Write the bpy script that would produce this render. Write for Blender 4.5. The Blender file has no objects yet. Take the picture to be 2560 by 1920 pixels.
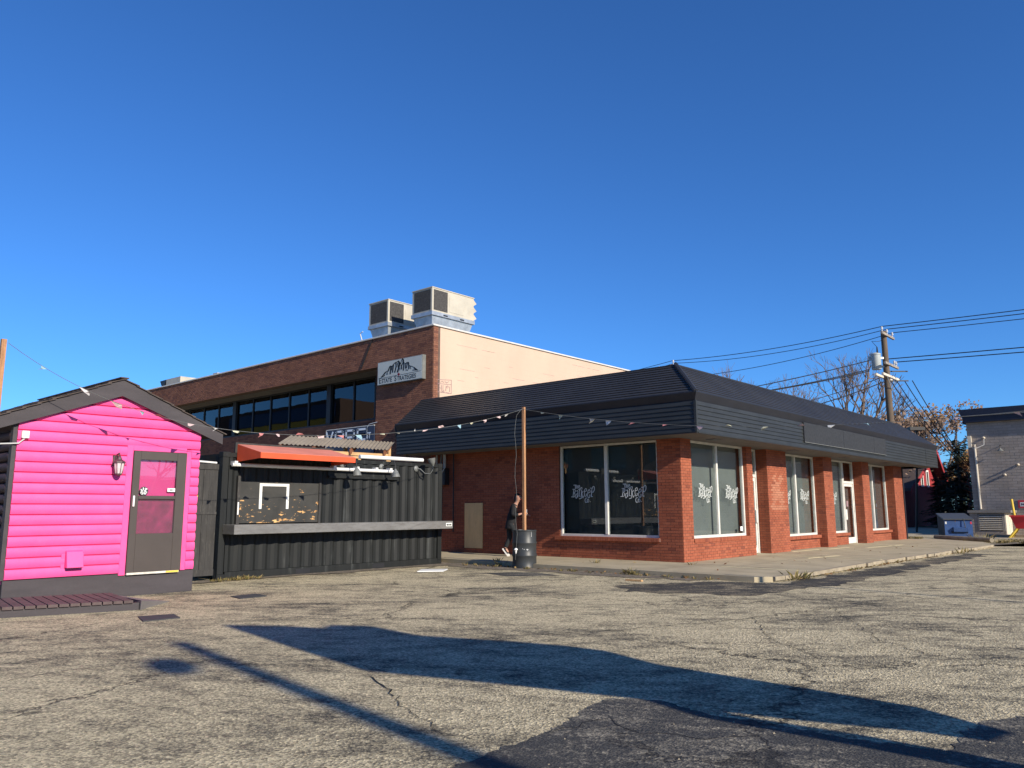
import bpy, bmesh, math, random
from mathutils import Vector, Matrix, noise
R = math.radians
random.seed(7)
scene = bpy.context.scene
COL = scene.collection

# ------------------------------------------------------------------ camera
# world axes follow the buildings: X runs out of the shop front, Y runs along it
F_PX, PITCH, BEAR, ROLL, EYE = 1949.3, R(9.158), R(41.286), R(-0.2094), 1.35
RT = Vector((math.cos(BEAR), math.sin(BEAR), 0)); FW = Vector((-math.sin(BEAR), math.cos(BEAR), 0))
cam = bpy.data.cameras.new('camera'); cam.sensor_width = 36; cam.lens = 36 * F_PX / 2560; cam.clip_start = .05; cam.clip_end = 2000
camo = bpy.data.objects.new('camera', cam); COL.objects.link(camo)
fwd = FW * math.cos(PITCH) + Vector((0, 0, math.sin(PITCH))); up = -FW * math.sin(PITCH) + Vector((0, 0, math.cos(PITCH)))
r2 = RT * math.cos(ROLL) + up * math.sin(ROLL); u2 = -RT * math.sin(ROLL) + up * math.cos(ROLL)
camo.matrix_world = Matrix(((r2.x, u2.x, -fwd.x, 0), (r2.y, u2.y, -fwd.y, 0), (r2.z, u2.z, -fwd.z, EYE), (0, 0, 0, 1)))
scene.camera = camo
CAMP = Vector((0, 0, EYE))

# ------------------------------------------------------------------ sky, sun, exposure
SUN = Vector((1, -.15, .475)).normalized()
world = bpy.data.worlds.new('World'); scene.world = world; world.use_nodes = True
wn = world.node_tree
sky = wn.nodes.new('ShaderNodeTexSky'); sky.sky_type = 'NISHITA'; sky.sun_disc = False
sky.sun_elevation = math.asin(SUN.z); sky.sun_rotation = math.atan2(SUN.x, SUN.y)
sky.altitude = 700; sky.air_density = 1.0; sky.dust_density = 0.0; sky.ozone_density = 6.0
wb = wn.nodes.new('ShaderNodeMix'); wb.data_type = 'RGBA'; wb.blend_type = 'MULTIPLY'; wb.inputs[0].default_value = 1; wb.inputs[7].default_value = (.46, .81, 1.15, 1)   # the camera's cool white balance
wn.links.new(sky.outputs[0], wb.inputs[6]); wn.links.new(wb.outputs[2], wn.nodes['Background'].inputs[0]); wn.nodes['Background'].inputs[1].default_value = .105
sl = bpy.data.lights.new('sun', 'SUN'); sl.energy = 5.0; sl.angle = R(.53); sl.color = (1.0, .91, .77)
slo = bpy.data.objects.new('sun', sl); COL.objects.link(slo); slo.rotation_euler = SUN.to_track_quat('Z', 'Y').to_euler()
scene.view_settings.view_transform = 'Standard'; scene.view_settings.look = 'None'
scene.view_settings.exposure = .42; scene.view_settings.gamma = 1; scene.view_settings.use_curve_mapping = False
scene.render.engine = 'CYCLES'
scene.cycles.max_bounces = 6; scene.cycles.transparent_max_bounces = 12

# ------------------------------------------------------------------ materials
def nd(nt, t, **kw):
    n = nt.nodes.new(t)
    for k, v in kw.items(): setattr(n, k, v)
    return n
def ramp(nt, stops, interp='LINEAR'):
    n = nt.nodes.new('ShaderNodeValToRGB'); n.color_ramp.interpolation = interp
    el = n.color_ramp.elements
    while len(el) < len(stops): el.new(.5)
    for e, (p, c) in zip(el, stops):
        e.position = p; e.color = (c[0], c[1], c[2], 1) if hasattr(c, '__len__') else (c, c, c, 1)
    return n
def noise_n(nt, vec, scale, detail=4, rough=.55, stretch=None):
    if stretch:
        m = nd(nt, 'ShaderNodeMapping'); m.inputs['Scale'].default_value = stretch; nt.links.new(vec, m.inputs[0]); vec = m.outputs[0]
    n = nd(nt, 'ShaderNodeTexNoise'); n.inputs['Scale'].default_value = scale; n.inputs['Detail'].default_value = detail; n.inputs['Roughness'].default_value = rough
    nt.links.new(vec, n.inputs['Vector']); return n
def mixc(nt, a, b, fac, mode='MIX'):
    m = nd(nt, 'ShaderNodeMix', data_type='RGBA', blend_type=mode)
    for s, v in ((0, fac), (6, a), (7, b)):
        if hasattr(v, 'is_linked') or isinstance(v, bpy.types.NodeSocket): nt.links.new(v, m.inputs[s])
        elif s == 0: m.inputs[0].default_value = v
        else: m.inputs[s].default_value = (v[0], v[1], v[2], 1)
    return m.outputs[2]
def bump(nt, h, strength, dist=.01):
    b = nd(nt, 'ShaderNodeBump'); b.inputs['Strength'].default_value = strength; b.inputs['Distance'].default_value = dist
    nt.links.new(h, b.inputs['Height']); return b.outputs[0]
def new_mat(name):
    m = bpy.data.materials.new(name); m.use_nodes = True
    return m, m.node_tree, m.node_tree.nodes['Principled BSDF'], nd(m.node_tree, 'ShaderNodeNewGeometry').outputs['Position']
def mat(name, col, rough=.7, metal=0., var=.18, scale=3., fine=40., bmp=.15, bd=.004, col2=None, thr=(.5, .7), stretch=None, spec=.4):
    m, nt, b, pos = new_mat(name)
    n1 = noise_n(nt, pos, scale, 5, .6, stretch); n2 = noise_n(nt, pos, fine, 3, .6)
    lo = [c * (1 - var) for c in col]; hi = [min(1, c * (1 + var)) for c in col]
    r = ramp(nt, [(.3, lo), (.7, hi)]); nt.links.new(n1.outputs[0], r.inputs[0]); c = r.outputs[0]
    r3 = ramp(nt, [(.3, (1 - var * .6,) * 3), (.7, (1, 1, 1))]); nt.links.new(n2.outputs[0], r3.inputs[0])
    c = mixc(nt, c, r3.outputs[0], 1., 'MULTIPLY')
    if col2 is not None:
        n4 = noise_n(nt, pos, scale * 2.7, 6, .65, stretch); r4 = ramp(nt, [(thr[0], 0.), (thr[1], 1.)]); nt.links.new(n4.outputs[0], r4.inputs[0])
        c = mixc(nt, c, col2, r4.outputs[0])
    nt.links.new(c, b.inputs['Base Color'])
    b.inputs['Roughness'].default_value = rough; b.inputs['Metallic'].default_value = metal; b.inputs['Specular IOR Level'].default_value = spec
    if bmp: nt.links.new(bump(nt, n2.outputs[0], bmp, bd), b.inputs['Normal'])
    return m
def brick_mat(name, stops, rough=.85):
    m, nt, b, pos = new_mat(name)
    oi = nd(nt, 'ShaderNodeObjectInfo'); ge = nd(nt, 'ShaderNodeNewGeometry')
    ad = nd(nt, 'ShaderNodeMath', operation='ADD'); nt.links.new(oi.outputs['Random'], ad.inputs[0]); nt.links.new(ge.outputs['Random Per Island'], ad.inputs[1])
    fr = nd(nt, 'ShaderNodeMath', operation='FRACT'); nt.links.new(ad.outputs[0], fr.inputs[0])
    r = ramp(nt, stops); nt.links.new(fr.outputs[0], r.inputs[0])
    n = noise_n(nt, pos, 60, 4, .65); r3 = ramp(nt, [(.3, (.72, .72, .72)), (.65, (1.05, 1.05, 1.05))]); nt.links.new(n.outputs[0], r3.inputs[0])
    c = mixc(nt, r.outputs[0], r3.outputs[0], 1., 'MULTIPLY')
    n5 = noise_n(nt, pos, .9, 5, .6); r5 = ramp(nt, [(.3, (.8, .78, .76)), (.7, (1.06, 1.06, 1.06))]); nt.links.new(n5.outputs[0], r5.inputs[0])
    c = mixc(nt, c, r5.outputs[0], 1., 'MULTIPLY')
    nt.links.new(c, b.inputs['Base Color']); b.inputs['Roughness'].default_value = rough; b.inputs['Specular IOR Level'].default_value = .25
    nt.links.new(bump(nt, n.outputs[0], .35, .004), b.inputs['Normal'])
    return m
def glass_mat(name, tint, rough=.012, ior=1.5, boost=1.0):
    m, nt, b, pos = new_mat(name)
    out = nt.nodes['Material Output']; nt.nodes.remove(b)
    t = nd(nt, 'ShaderNodeBsdfTransparent'); t.inputs[0].default_value = (*tint, 1)
    g = nd(nt, 'ShaderNodeBsdfGlossy'); g.inputs['Roughness'].default_value = rough
    n = noise_n(nt, pos, .9, 2, .5); nt.links.new(bump(nt, n.outputs[0], .05, .02), g.inputs['Normal'])
    ge = nd(nt, 'ShaderNodeNewGeometry'); dp = nd(nt, 'ShaderNodeVectorMath', operation='DOT_PRODUCT'); nt.links.new(ge.outputs['Normal'], dp.inputs[0]); nt.links.new(ge.outputs['Incoming'], dp.inputs[1])
    ab_ = nd(nt, 'ShaderNodeMath', operation='ABSOLUTE'); nt.links.new(dp.outputs['Value'], ab_.inputs[0]); iv = nd(nt, 'ShaderNodeMath', operation='SUBTRACT', use_clamp=True); iv.inputs[0].default_value = 1; nt.links.new(ab_.outputs[0], iv.inputs[1])
    pw = nd(nt, 'ShaderNodeMath', operation='POWER'); pw.inputs[1].default_value = 5; nt.links.new(iv.outputs[0], pw.inputs[0])
    mu = nd(nt, 'ShaderNodeMath', operation='MULTIPLY_ADD', use_clamp=True); mu.inputs[1].default_value = .92 * boost; mu.inputs[2].default_value = .055 * boost; nt.links.new(pw.outputs[0], mu.inputs[0])   # Schlick
    mx = nd(nt, 'ShaderNodeMixShader'); nt.links.new(mu.outputs[0], mx.inputs[0]); nt.links.new(t.outputs[0], mx.inputs[1]); nt.links.new(g.outputs[0], mx.inputs[2])
    nt.links.new(mx.outputs[0], out.inputs[0]); return m
def asphalt_mat(name, light, dark, bias=.0, fresh=False):
    m, nt, b, pos = new_mat(name)
    rot = nd(nt, 'ShaderNodeMapping'); rot.inputs['Rotation'].default_value = (0, 0, R(-38)); nt.links.new(pos, rot.inputs[0])
    big = noise_n(nt, rot.outputs[0], .55, 8, .68, (.7, 1.15, 1)); mid = noise_n(nt, rot.outputs[0], 3.2, 6, .7, (.75, 1.25, 1))
    stones = nd(nt, 'ShaderNodeTexVoronoi'); stones.inputs['Scale'].default_value = 62; nt.links.new(pos, stones.inputs['Vector'])
    fine = noise_n(nt, pos, 24, 6, .85)
    # share of exposed stone follows the worn areas
    a1 = nd(nt, 'ShaderNodeMath', operation='MULTIPLY'); a1.inputs[1].default_value = 1.25; nt.links.new(big.outputs[0], a1.inputs[0])
    a2 = nd(nt, 'ShaderNodeMath', operation='MULTIPLY_ADD'); a2.inputs[1].default_value = 1.15; nt.links.new(mid.outputs[0], a2.inputs[0]); nt.links.new(a1.outputs[0], a2.inputs[2])
    a3 = nd(nt, 'ShaderNodeMath', operation='MULTIPLY_ADD'); a3.inputs[1].default_value = 1.5; nt.links.new(fine.outputs[0], a3.inputs[0]); nt.links.new(a2.outputs[0], a3.inputs[2])
    a4 = nd(nt, 'ShaderNodeMath', operation='ADD'); a4.inputs[1].default_value = -1.43 + bias; nt.links.new(a3.outputs[0], a4.inputs[0])
    rr = ramp(nt, [(.3, 0.), (.72, 1.)]); nt.links.new(a4.outputs[0], rr.inputs[0])
    st = ramp(nt, [(0., [c * .3 for c in light]), (.45, [c * .95 for c in light]), (1., [min(1, c * 1.7) for c in light])]); nt.links.new(stones.outputs['Color'], st.inputs[0])
    dk = ramp(nt, [(.3, [c * .7 for c in dark]), (.7, [c * 1.5 for c in dark])]); nt.links.new(fine.outputs[0], dk.inputs[0])
    c = mixc(nt, dk.outputs[0], st.outputs[0], rr.outputs[0])
    # hairline cracks
    v2 = nd(nt, 'ShaderNodeTexVoronoi', feature='DISTANCE_TO_EDGE'); v2.inputs['Scale'].default_value = .33
    wob = noise_n(nt, pos, 1.7, 5, .7); vm = nd(nt, 'ShaderNodeVectorMath', operation='MULTIPLY_ADD'); vm.inputs[1].default_value = (1.1, 1.1, 0)
    nt.links.new(wob.outputs['Color'], vm.inputs[0]); nt.links.new(pos, vm.inputs[2]); nt.links.new(vm.outputs[0], v2.inputs['Vector'])
    cr = ramp(nt, [(.0, 1.), (.011, 0.)]); nt.links.new(v2.outputs['Distance'], cr.inputs[0])
    cm = noise_n(nt, pos, .5, 2, .5); cmr = ramp(nt, [(.46, 0.), (.54, .9)]); nt.links.new(cm.outputs[0], cmr.inputs[0])
    cf = nd(nt, 'ShaderNodeMath', operation='MULTIPLY'); nt.links.new(cr.outputs[0], cf.inputs[0]); nt.links.new(cmr.outputs[0], cf.inputs[1])
    c = mixc(nt, c, (.018, .017, .016), cf.outputs[0])
    nt.links.new(c, b.inputs['Base Color']); b.inputs['Roughness'].default_value = .88; b.inputs['Specular IOR Level'].default_value = .25
    hsum = nd(nt, 'ShaderNodeMath', operation='MULTIPLY_ADD'); hsum.inputs[1].default_value = .9; nt.links.new(stones.outputs['Distance'], hsum.inputs[0]); nt.links.new(fine.outputs[0], hsum.inputs[2])
    hs2 = nd(nt, 'ShaderNodeMath', operation='SUBTRACT'); nt.links.new(hsum.outputs[0], hs2.inputs[0]); nt.links.new(cf.outputs[0], hs2.inputs[1])
    nt.links.new(bump(nt, hs2.outputs[0], 1. if not fresh else .5, .02), b.inputs['Normal'])
    return m

MA = {}
MA['asphalt'] = asphalt_mat('worn_asphalt', (.55, .47, .305), (.042, .041, .038), .1)
MA['patch'] = asphalt_mat('patched_asphalt', (.3, .265, .2), (.05, .049, .046), -.2, True)
MA['patch_soft'] = asphalt_mat('sealed_asphalt', (.4, .33, .21), (.042, .04, .037), -.2, True)
MA['dirt'] = mat('dirt', (.22, .18, .13), .95, var=.45, scale=5, fine=50, bmp=.8, bd=.02, col2=(.08, .07, .06), thr=(.5, .62))
MA['concrete'] = mat('concrete', (.4, .335, .22), .9, var=.2, scale=1.3, fine=70, bmp=.3, bd=.004, col2=(.36, .3, .21), thr=(.55, .75))
MA['concrete_edge'] = mat('concrete_edge', (.33, .275, .19), .9, var=.25, scale=3, fine=60, bmp=.4, col2=(.25, .22, .18), thr=(.58, .72))
MA['line'] = mat('stall_paint', (.66, .57, .34), .8, var=.15, scale=4, col2=(.45, .4, .3), thr=(.55, .68))
MA['brick'] = brick_mat('red_brick', [(0., (.32, .09, .047)), (.3, (.355, .104, .054)), (.62, (.39, .12, .063)), (.88, (.335, .096, .05)), (.96, (.235, .07, .043)), (1., (.35, .11, .058))])
MA['mortar'] = mat('mortar', (.15, .075, .055), .95, var=.2, scale=6, fine=80, bmp=.3)
MA['brick_ghost'] = brick_mat('scrubbed_brick', [(0., (.4, .15, .085)), (.5, (.47, .2, .12)), (1., (.43, .17, .1))])
MA['brown_brick'] = brick_mat('brown_brick', [(0., (.23, .1, .064)), (.35, (.27, .12, .074)), (.6, (.31, .14, .085)), (.85, (.22, .095, .064)), (1., (.17, .075, .055))])
MA['brown_mortar'] = mat('brown_mortar', (.13, .085, .065), .95, var=.2, scale=6)
MA['grey_brick'] = brick_mat('grey_brick', [(0., (.31, .275, .24)), (.5, (.34, .3, .265)), (1., (.37, .325, .285))])
MA['grey_mortar'] = mat('grey_mortar', (.2, .175, .155), .95, var=.1)
MA['peach'] = mat('peach_painted_block', (.665, .455, .325), .85, var=.05, scale=.8, fine=30, bmp=.12, bd=.004)
def block_mat():
    m, nt, b, pos = new_mat('peach_painted_block'); sep = nd(nt, 'ShaderNodeSeparateXYZ'); nt.links.new(pos, sep.inputs[0]); cmb = nd(nt, 'ShaderNodeCombineXYZ'); nt.links.new(sep.outputs['Y'], cmb.inputs[0]); nt.links.new(sep.outputs['Z'], cmb.inputs[1])
    t = nd(nt, 'ShaderNodeTexBrick'); t.inputs['Scale'].default_value = 1; t.inputs['Brick Width'].default_value = .4; t.inputs['Row Height'].default_value = .2; t.inputs['Mortar Size'].default_value = .006; t.inputs['Mortar Smooth'].default_value = .3; nt.links.new(cmb.outputs[0], t.inputs['Vector'])
    n = noise_n(nt, pos, .7, 6, .6, (1, 1, .5)); r = ramp(nt, [(.3, (.5, .365, .27)), (.7, (.575, .42, .31))]); nt.links.new(n.outputs[0], r.inputs[0])
    n2 = noise_n(nt, pos, 2.2, 5, .65); r2_ = ramp(nt, [(.45, 0.), (.7, .28)]); nt.links.new(n2.outputs[0], r2_.inputs[0]); mm = nd(nt, 'ShaderNodeMath', operation='MULTIPLY'); nt.links.new(t.outputs['Fac'], mm.inputs[0]); nt.links.new(r2_.outputs[0], mm.inputs[1])
    nt.links.new(mixc(nt, r.outputs[0], (.4, .26, .2), mm.outputs[0]), b.inputs['Base Color']); b.inputs['Roughness'].default_value = .85
    iv = nd(nt, 'ShaderNodeMath', operation='SUBTRACT'); iv.inputs[0].default_value = 1; nt.links.new(t.outputs['Fac'], iv.inputs[1]); nt.links.new(bump(nt, iv.outputs[0], .25, .004), b.inputs['Normal']); return m
MA['peach'] = block_mat()
MA['mural'] = mat('faded_purple_paint', (.3, .19, .2), .9, var=.25, scale=9)
MA['coping'] = mat('white_metal_coping', (.62, .6, .55), .5, var=.1)
MA['roofing'] = mat('charcoal_roof_metal', (.031, .031, .033), .5, var=.2, scale=1.1, fine=25, bmp=.04)
MA['siding'] = mat('charcoal_siding', (.027, .03, .03), .55, var=.22, scale=1.6, fine=35, bmp=.06, stretch=(1, 1, 3))
MA['dark_trim'] = mat('navy_black_trim', (.02, .022, .03), .5, var=.15)
MA['soffit'] = mat('soffit_panel', (.13, .12, .11), .8, var=.15)
MA['sign_panel'] = mat('blank_sign_face', (.028, .03, .033), .7, var=.4, scale=14, fine=60, bmp=.3)
MA['white_frame'] = mat('aluminium_frame', (.66, .64, .58), .45, var=.1, scale=5)
MA['shade'] = mat('roller_shade', (.19, .193, .186), .9, var=.12, scale=1.2, fine=90, bmp=.05)
MA['unlit_shade'] = mat('roller_shade_darkened_unlit', (.05, .053, .052), .9, var=.15, scale=1.2, fine=90, bmp=.05)  # same roller shade, its colour darkened for the unlit front
MA['dark_shade'] = mat('dark_roller_shade', (.13, .115, .115), .9, var=.1, scale=1.2, fine=90, bmp=.05)
MA['glass'] = glass_mat('window_glass', (.9, .94, .93), boost=1.35)
MA['dark_glass'] = glass_mat('tinted_glass', (.28, .33, .36), boost=1.35)
MA['interior'] = mat('dark_interior', (.02, .02, .022), .95, var=.2)
MA['vinyl'] = mat('white_vinyl', (.78, .8, .76), .6, var=.04)
MA['plywood'] = mat('bare_plywood', (.7, .46, .21), .85, var=.12, scale=1.5, fine=20, stretch=(3, 3, .6), col2=(.62, .4, .19), thr=(.55, .7))
MA['black_wood'] = mat('black_painted_wood', (.036, .034, .032), .7, var=.3, scale=3, fine=30, bmp=.15, stretch=(3, 3, .5), col2=(.075, .07, .062), thr=(.56, .72))
MA['lumber'] = mat('pale_lumber', (.52, .32, .15), .8, var=.2, scale=4, fine=30, stretch=(3, 1, 3))
MA['post_wood'] = mat('weathered_post', (.40, .205, .098), .8, var=.28, scale=4, fine=30, bmp=.3, stretch=(5, 5, .5), col2=(.16, .08, .045), thr=(.58, .68))
MA['rafter'] = mat('stained_rafter', (.25, .1, .05), .8, var=.2)
MA['sheet'] = mat('grey_corrugated_sheet', (.235, .2, .155), .7, var=.2, scale=2, col2=(.2, .17, .14), thr=(.5, .7))
MA['steel'] = mat('brushed_steel', (.2, .195, .185), .5, metal=.25, var=.2, scale=2, fine=30, bmp=.05, col2=(.13, .12, .11), thr=(.5, .7), stretch=(1, .6, 3))
MA['barrel'] = mat('black_barrel_paint', (.034, .037, .038), .45, var=.2, scale=4, bmp=.05)
MA['pipe_white'] = mat('white_pipe', (.72, .71, .68), .45, var=.08)
MA['awning'] = mat('orange_awning', (.7, .09, .03), .75, var=.1, scale=2)
MA['awning_top'] = mat('faded_glare_awning_top', (.62, .205, .14), .7, var=.12, scale=2)  # paler than the sides: fading plus sun glare put into the colour
MA['lamp'] = mat('grey_lamp_enamel', (.16, .165, .155), .45, var=.2, scale=6)
MA['black_metal'] = mat('black_metal', (.018, .018, .02), .5, var=.2)
MA['bronze'] = mat('bronze_lantern', (.09, .05, .055), .5, var=.25, scale=20)
MA['frosted'] = mat('frosted_lamp_glass', (.6, .5, .5), .4, var=.1)
MA['pink'] = mat('hot_pink_paint', (.86, .085, .29), .6, var=.09, scale=1.1, fine=25, bmp=.12, col2=(.78, .1, .3), thr=(.5, .75))
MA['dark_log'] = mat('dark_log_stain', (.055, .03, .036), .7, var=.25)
MA['charcoal_board'] = mat('charcoal_board', (.058, .05, .053), .75, var=.18, scale=2, fine=30, bmp=.12, stretch=(1, .5, 3))
MA['deck_board'] = mat('grey_brown_deck', (.098, .07, .066), .85, var=.25, scale=4, fine=30, bmp=.3)
MA['shingle'] = mat('weathered_shingle', (.085, .066, .056), .95, var=.3, scale=8, fine=60, bmp=.5)
MA['storm_door'] = mat('brown_grey_door', (.062, .05, .043), .55, var=.08)
MA['sill_metal'] = mat('scuffed_threshold', (.62, .58, .5), .5, var=.25, scale=9)
MA['yellow'] = mat('yellow_paint', (.72, .5, .06), .6, var=.1)
MA['red_bin'] = mat('red_plastic', (.62, .03, .035), .5, var=.08)
MA['rubber_mat'] = mat('grey_plate', (.052, .055, .056), .8, var=.2)
MA['ramp_steel'] = mat('ramp_plate', (.24, .22, .21), .6, metal=.3, var=.15)
MA['galv'] = mat('galvanized_sheet', (.48, .5, .5), .42, metal=.6, var=.2, scale=4)
MA['ahu'] = mat('cream_metal_cabinet', (.47, .43, .345), .6, var=.12, scale=2, col2=(.42, .36, .27), thr=(.58, .75))
MA['coil'] = mat('dusty_coil', (.06, .056, .052), .8, var=.4, scale=14, col2=(.3, .28, .25), thr=(.63, .72))
MA['sign_face'] = mat('sign_face', (.50, .53, .49), .5, var=.06)
MA['sign_ink'] = mat('dark_ink', (.02, .026, .03), .6, var=.1)
MA['leaf_red'] = mat('red_ink', (.35, .015, .02), .6, var=.05)
MA['sign_blue'] = mat('navy_sign_face', (.03, .042, .075), .5, var=.1)
MA['sign_letter'] = mat('pale_blue_letter', (.72, .78, .84), .5, var=.05)
MA['pole_wood'] = mat('utility_pole_wood', (.135, .098, .068), .9, var=.25, scale=3, fine=30, bmp=.3, stretch=(5, 5, .4))
MA['arm_wood'] = mat('grey_crossarm', (.30, .26, .22), .9, var=.2)
MA['transformer'] = mat('transformer_paint', (.40, .43, .41), .5, var=.08)
MA['porcelain'] = mat('porcelain', (.6, .6, .6), .25, var=.05)
MA['wire'] = mat('black_wire', (.015, .015, .016), .6, var=.1)
MA['pale_wire'] = mat('pale_wire', (.5, .5, .48), .6, var=.1)
MA['bark'] = mat('grey_bark', (.17, .125, .098), .95, var=.3, scale=6)
MA['leaf_brown'] = brick_mat('russet_leaves', [(0., (.19, .125, .085)), (.4, (.26, .165, .11)), (.75, (.33, .23, .165)), (1., (.22, .165, .11))])
MA['leaf_dry'] = brick_mat('dry_leaves', [(0., (.16, .07, .03)), (.5, (.27, .14, .06)), (1., (.36, .25, .1))])
MA['spruce'] = brick_mat('spruce_needles', [(0., (.024, .034, .021)), (.5, (.038, .052, .03)), (1., (.062, .075, .04))])
MA['weed'] = brick_mat('dry_weed', [(0., (.1, .1, .03)), (.5, (.24, .19, .07)), (1., (.3, .22, .1))])
MA['red_wood'] = mat('red_clapboard', (.34, .035, .04), .75, var=.12, scale=3)
MA['white_trim'] = mat('white_trim', (.72, .72, .68), .6, var=.05)
MA['house_roof'] = mat('brown_roof', (.07, .05, .045), .9, var=.2)
MA['blue_steel'] = mat('blue_dumpster_paint', (.035, .08, .21), .5, var=.2, scale=3, fine=20, col2=(.13, .085, .06), thr=(.62, .68))
MA['rust_steel'] = mat('rusty_dumpster_side', (.055, .04, .035), .8, var=.4, scale=3, col2=(.14, .13, .12), thr=(.58, .66), stretch=(1, 1, .3))
MA['lid'] = mat('black_plastic_lid', (.06, .063, .066), .5, var=.1)
MA['sticker_red'] = mat('red_sticker', (.55, .04, .06), .5, var=.05)
MA['cream_panel'] = mat('cream_panel', (.62, .55, .44), .7, var=.08)
MA['grey_trim'] = mat('grey_trim_paint', (.2, .185, .17), .7, var=.1)
MA['navy_parapet'] = mat('navy_parapet', (.012, .018, .04), .5, var=.15)
MA['skin'] = mat('skin', (.42, .22, .15), .6, var=.08)
MA['hair'] = mat('black_hair', (.008, .007, .007), .6, var=.2)
MA['jacket'] = mat('black_jacket', (.009, .009, .011), .85, var=.2)
MA['trousers'] = mat('charcoal_trousers', (.014, .016, .018), .9, var=.2)
MA['shoe'] = mat('black_canvas_shoe', (.02, .02, .022), .7, var=.1)
MA['shoe_sole'] = mat('white_rubber_sole', (.72, .7, .66), .6, var=.05)
MA['phone'] = mat('phone_case', (.3, .3, .3), .4, var=.05)
FLAGC = [(.66, .65, .6), (.52, .2, .19), (.28, .43, .48), (.56, .54, .38), (.58, .42, .4), (.62, .6, .58)]
for i, c in enumerate(FLAGC): MA['flag%d' % i] = mat('faded_flag_%d' % i, c, .9, var=.15, scale=9)

# plywood whose black paint has flaked
def chipped_mat():
    m, nt, b, pos = new_mat('flaking_painted_plywood')
    n = noise_n(nt, pos, 9, 7, .68, (1, .55, 1.6)); sep = nd(nt, 'ShaderNodeSeparateXYZ'); nt.links.new(pos, sep.inputs[0])
    mr = nd(nt, 'ShaderNodeMapRange'); mr.inputs['From Min'].default_value = 1.1; mr.inputs['From Max'].default_value = 1.75; mr.inputs['To Min'].default_value = .1; mr.inputs['To Max'].default_value = -.02; nt.links.new(sep.outputs['Z'], mr.inputs['Value'])
    ad = nd(nt, 'ShaderNodeMath', operation='ADD'); nt.links.new(n.outputs[0], ad.inputs[0]); nt.links.new(mr.outputs[0], ad.inputs[1])
    r = ramp(nt, [(.655, 0.), (.675, 1.)]); nt.links.new(ad.outputs[0], r.inputs[0])
    n2 = noise_n(nt, pos, 5, 4); r2_ = ramp(nt, [(.3, (.42, .2, .06)), (.7, (.68, .42, .17))]); nt.links.new(n2.outputs[0], r2_.inputs[0])
    n3 = noise_n(nt, pos, 3, 4); r3 = ramp(nt, [(.3, (.022, .022, .02)), (.7, (.042, .041, .037))]); nt.links.new(n3.outputs[0], r3.inputs[0])
    nt.links.new(mixc(nt, r3.outputs[0], r2_.outputs[0], r.outputs[0]), b.inputs['Base Color']); b.inputs['Roughness'].default_value = .75
    nt.links.new(bump(nt, n.outputs[0], .15, .01), b.inputs['Normal']); return m
MA['chipped'] = chipped_mat()
# black container steel with pale vertical run marks
def container_mat():
    m, nt, b, pos = new_mat('streaked_black_steel')
    n = noise_n(nt, pos, 7, 5, .6, (1, 1, .07)); n2 = noise_n(nt, pos, 1.1, 3); n3 = noise_n(nt, pos, 45, 3)
    ad = nd(nt, 'ShaderNodeMath', operation='MULTIPLY_ADD'); ad.inputs[1].default_value = .35; nt.links.new(n2.outputs[0], ad.inputs[0]); nt.links.new(n.outputs[0], ad.inputs[2])
    r = ramp(nt, [(.5, (.0075, .0085, .0085)), (.78, (.014, .0155, .015)), (.93, (.06, .064, .062))]); nt.links.new(ad.outputs[0], r.inputs[0])
    nt.links.new(r.outputs[0], b.inputs['Base Color']); b.inputs['Roughness'].default_value = .6; b.inputs['Specular IOR Level'].default_value = .3
    nt.links.new(bump(nt, n3.outputs[0], .05, .004), b.inputs['Normal']); return m
MA['container'] = container_mat()
# insect screen: thin dark mesh that lets most of the light through
def screen_mat():
    m, nt, b, pos = new_mat('insect_screen'); out = nt.nodes['Material Output']
    t = nd(nt, 'ShaderNodeBsdfTransparent'); mx = nd(nt, 'ShaderNodeMixShader'); n = noise_n(nt, pos, 6, 4); r = ramp(nt, [(.3, .3), (.75, .48)]); nt.links.new(n.outputs[0], r.inputs[0])
    b.inputs['Base Color'].default_value = (.07, .05, .06, 1); nt.links.new(r.outputs[0], mx.inputs[0]); nt.links.new(t.outputs[0], mx.inputs[1]); nt.links.new(b.outputs[0], mx.inputs[2]); nt.links.new(mx.outputs[0], out.inputs[0]); return m
MA['screen'] = screen_mat()

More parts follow.
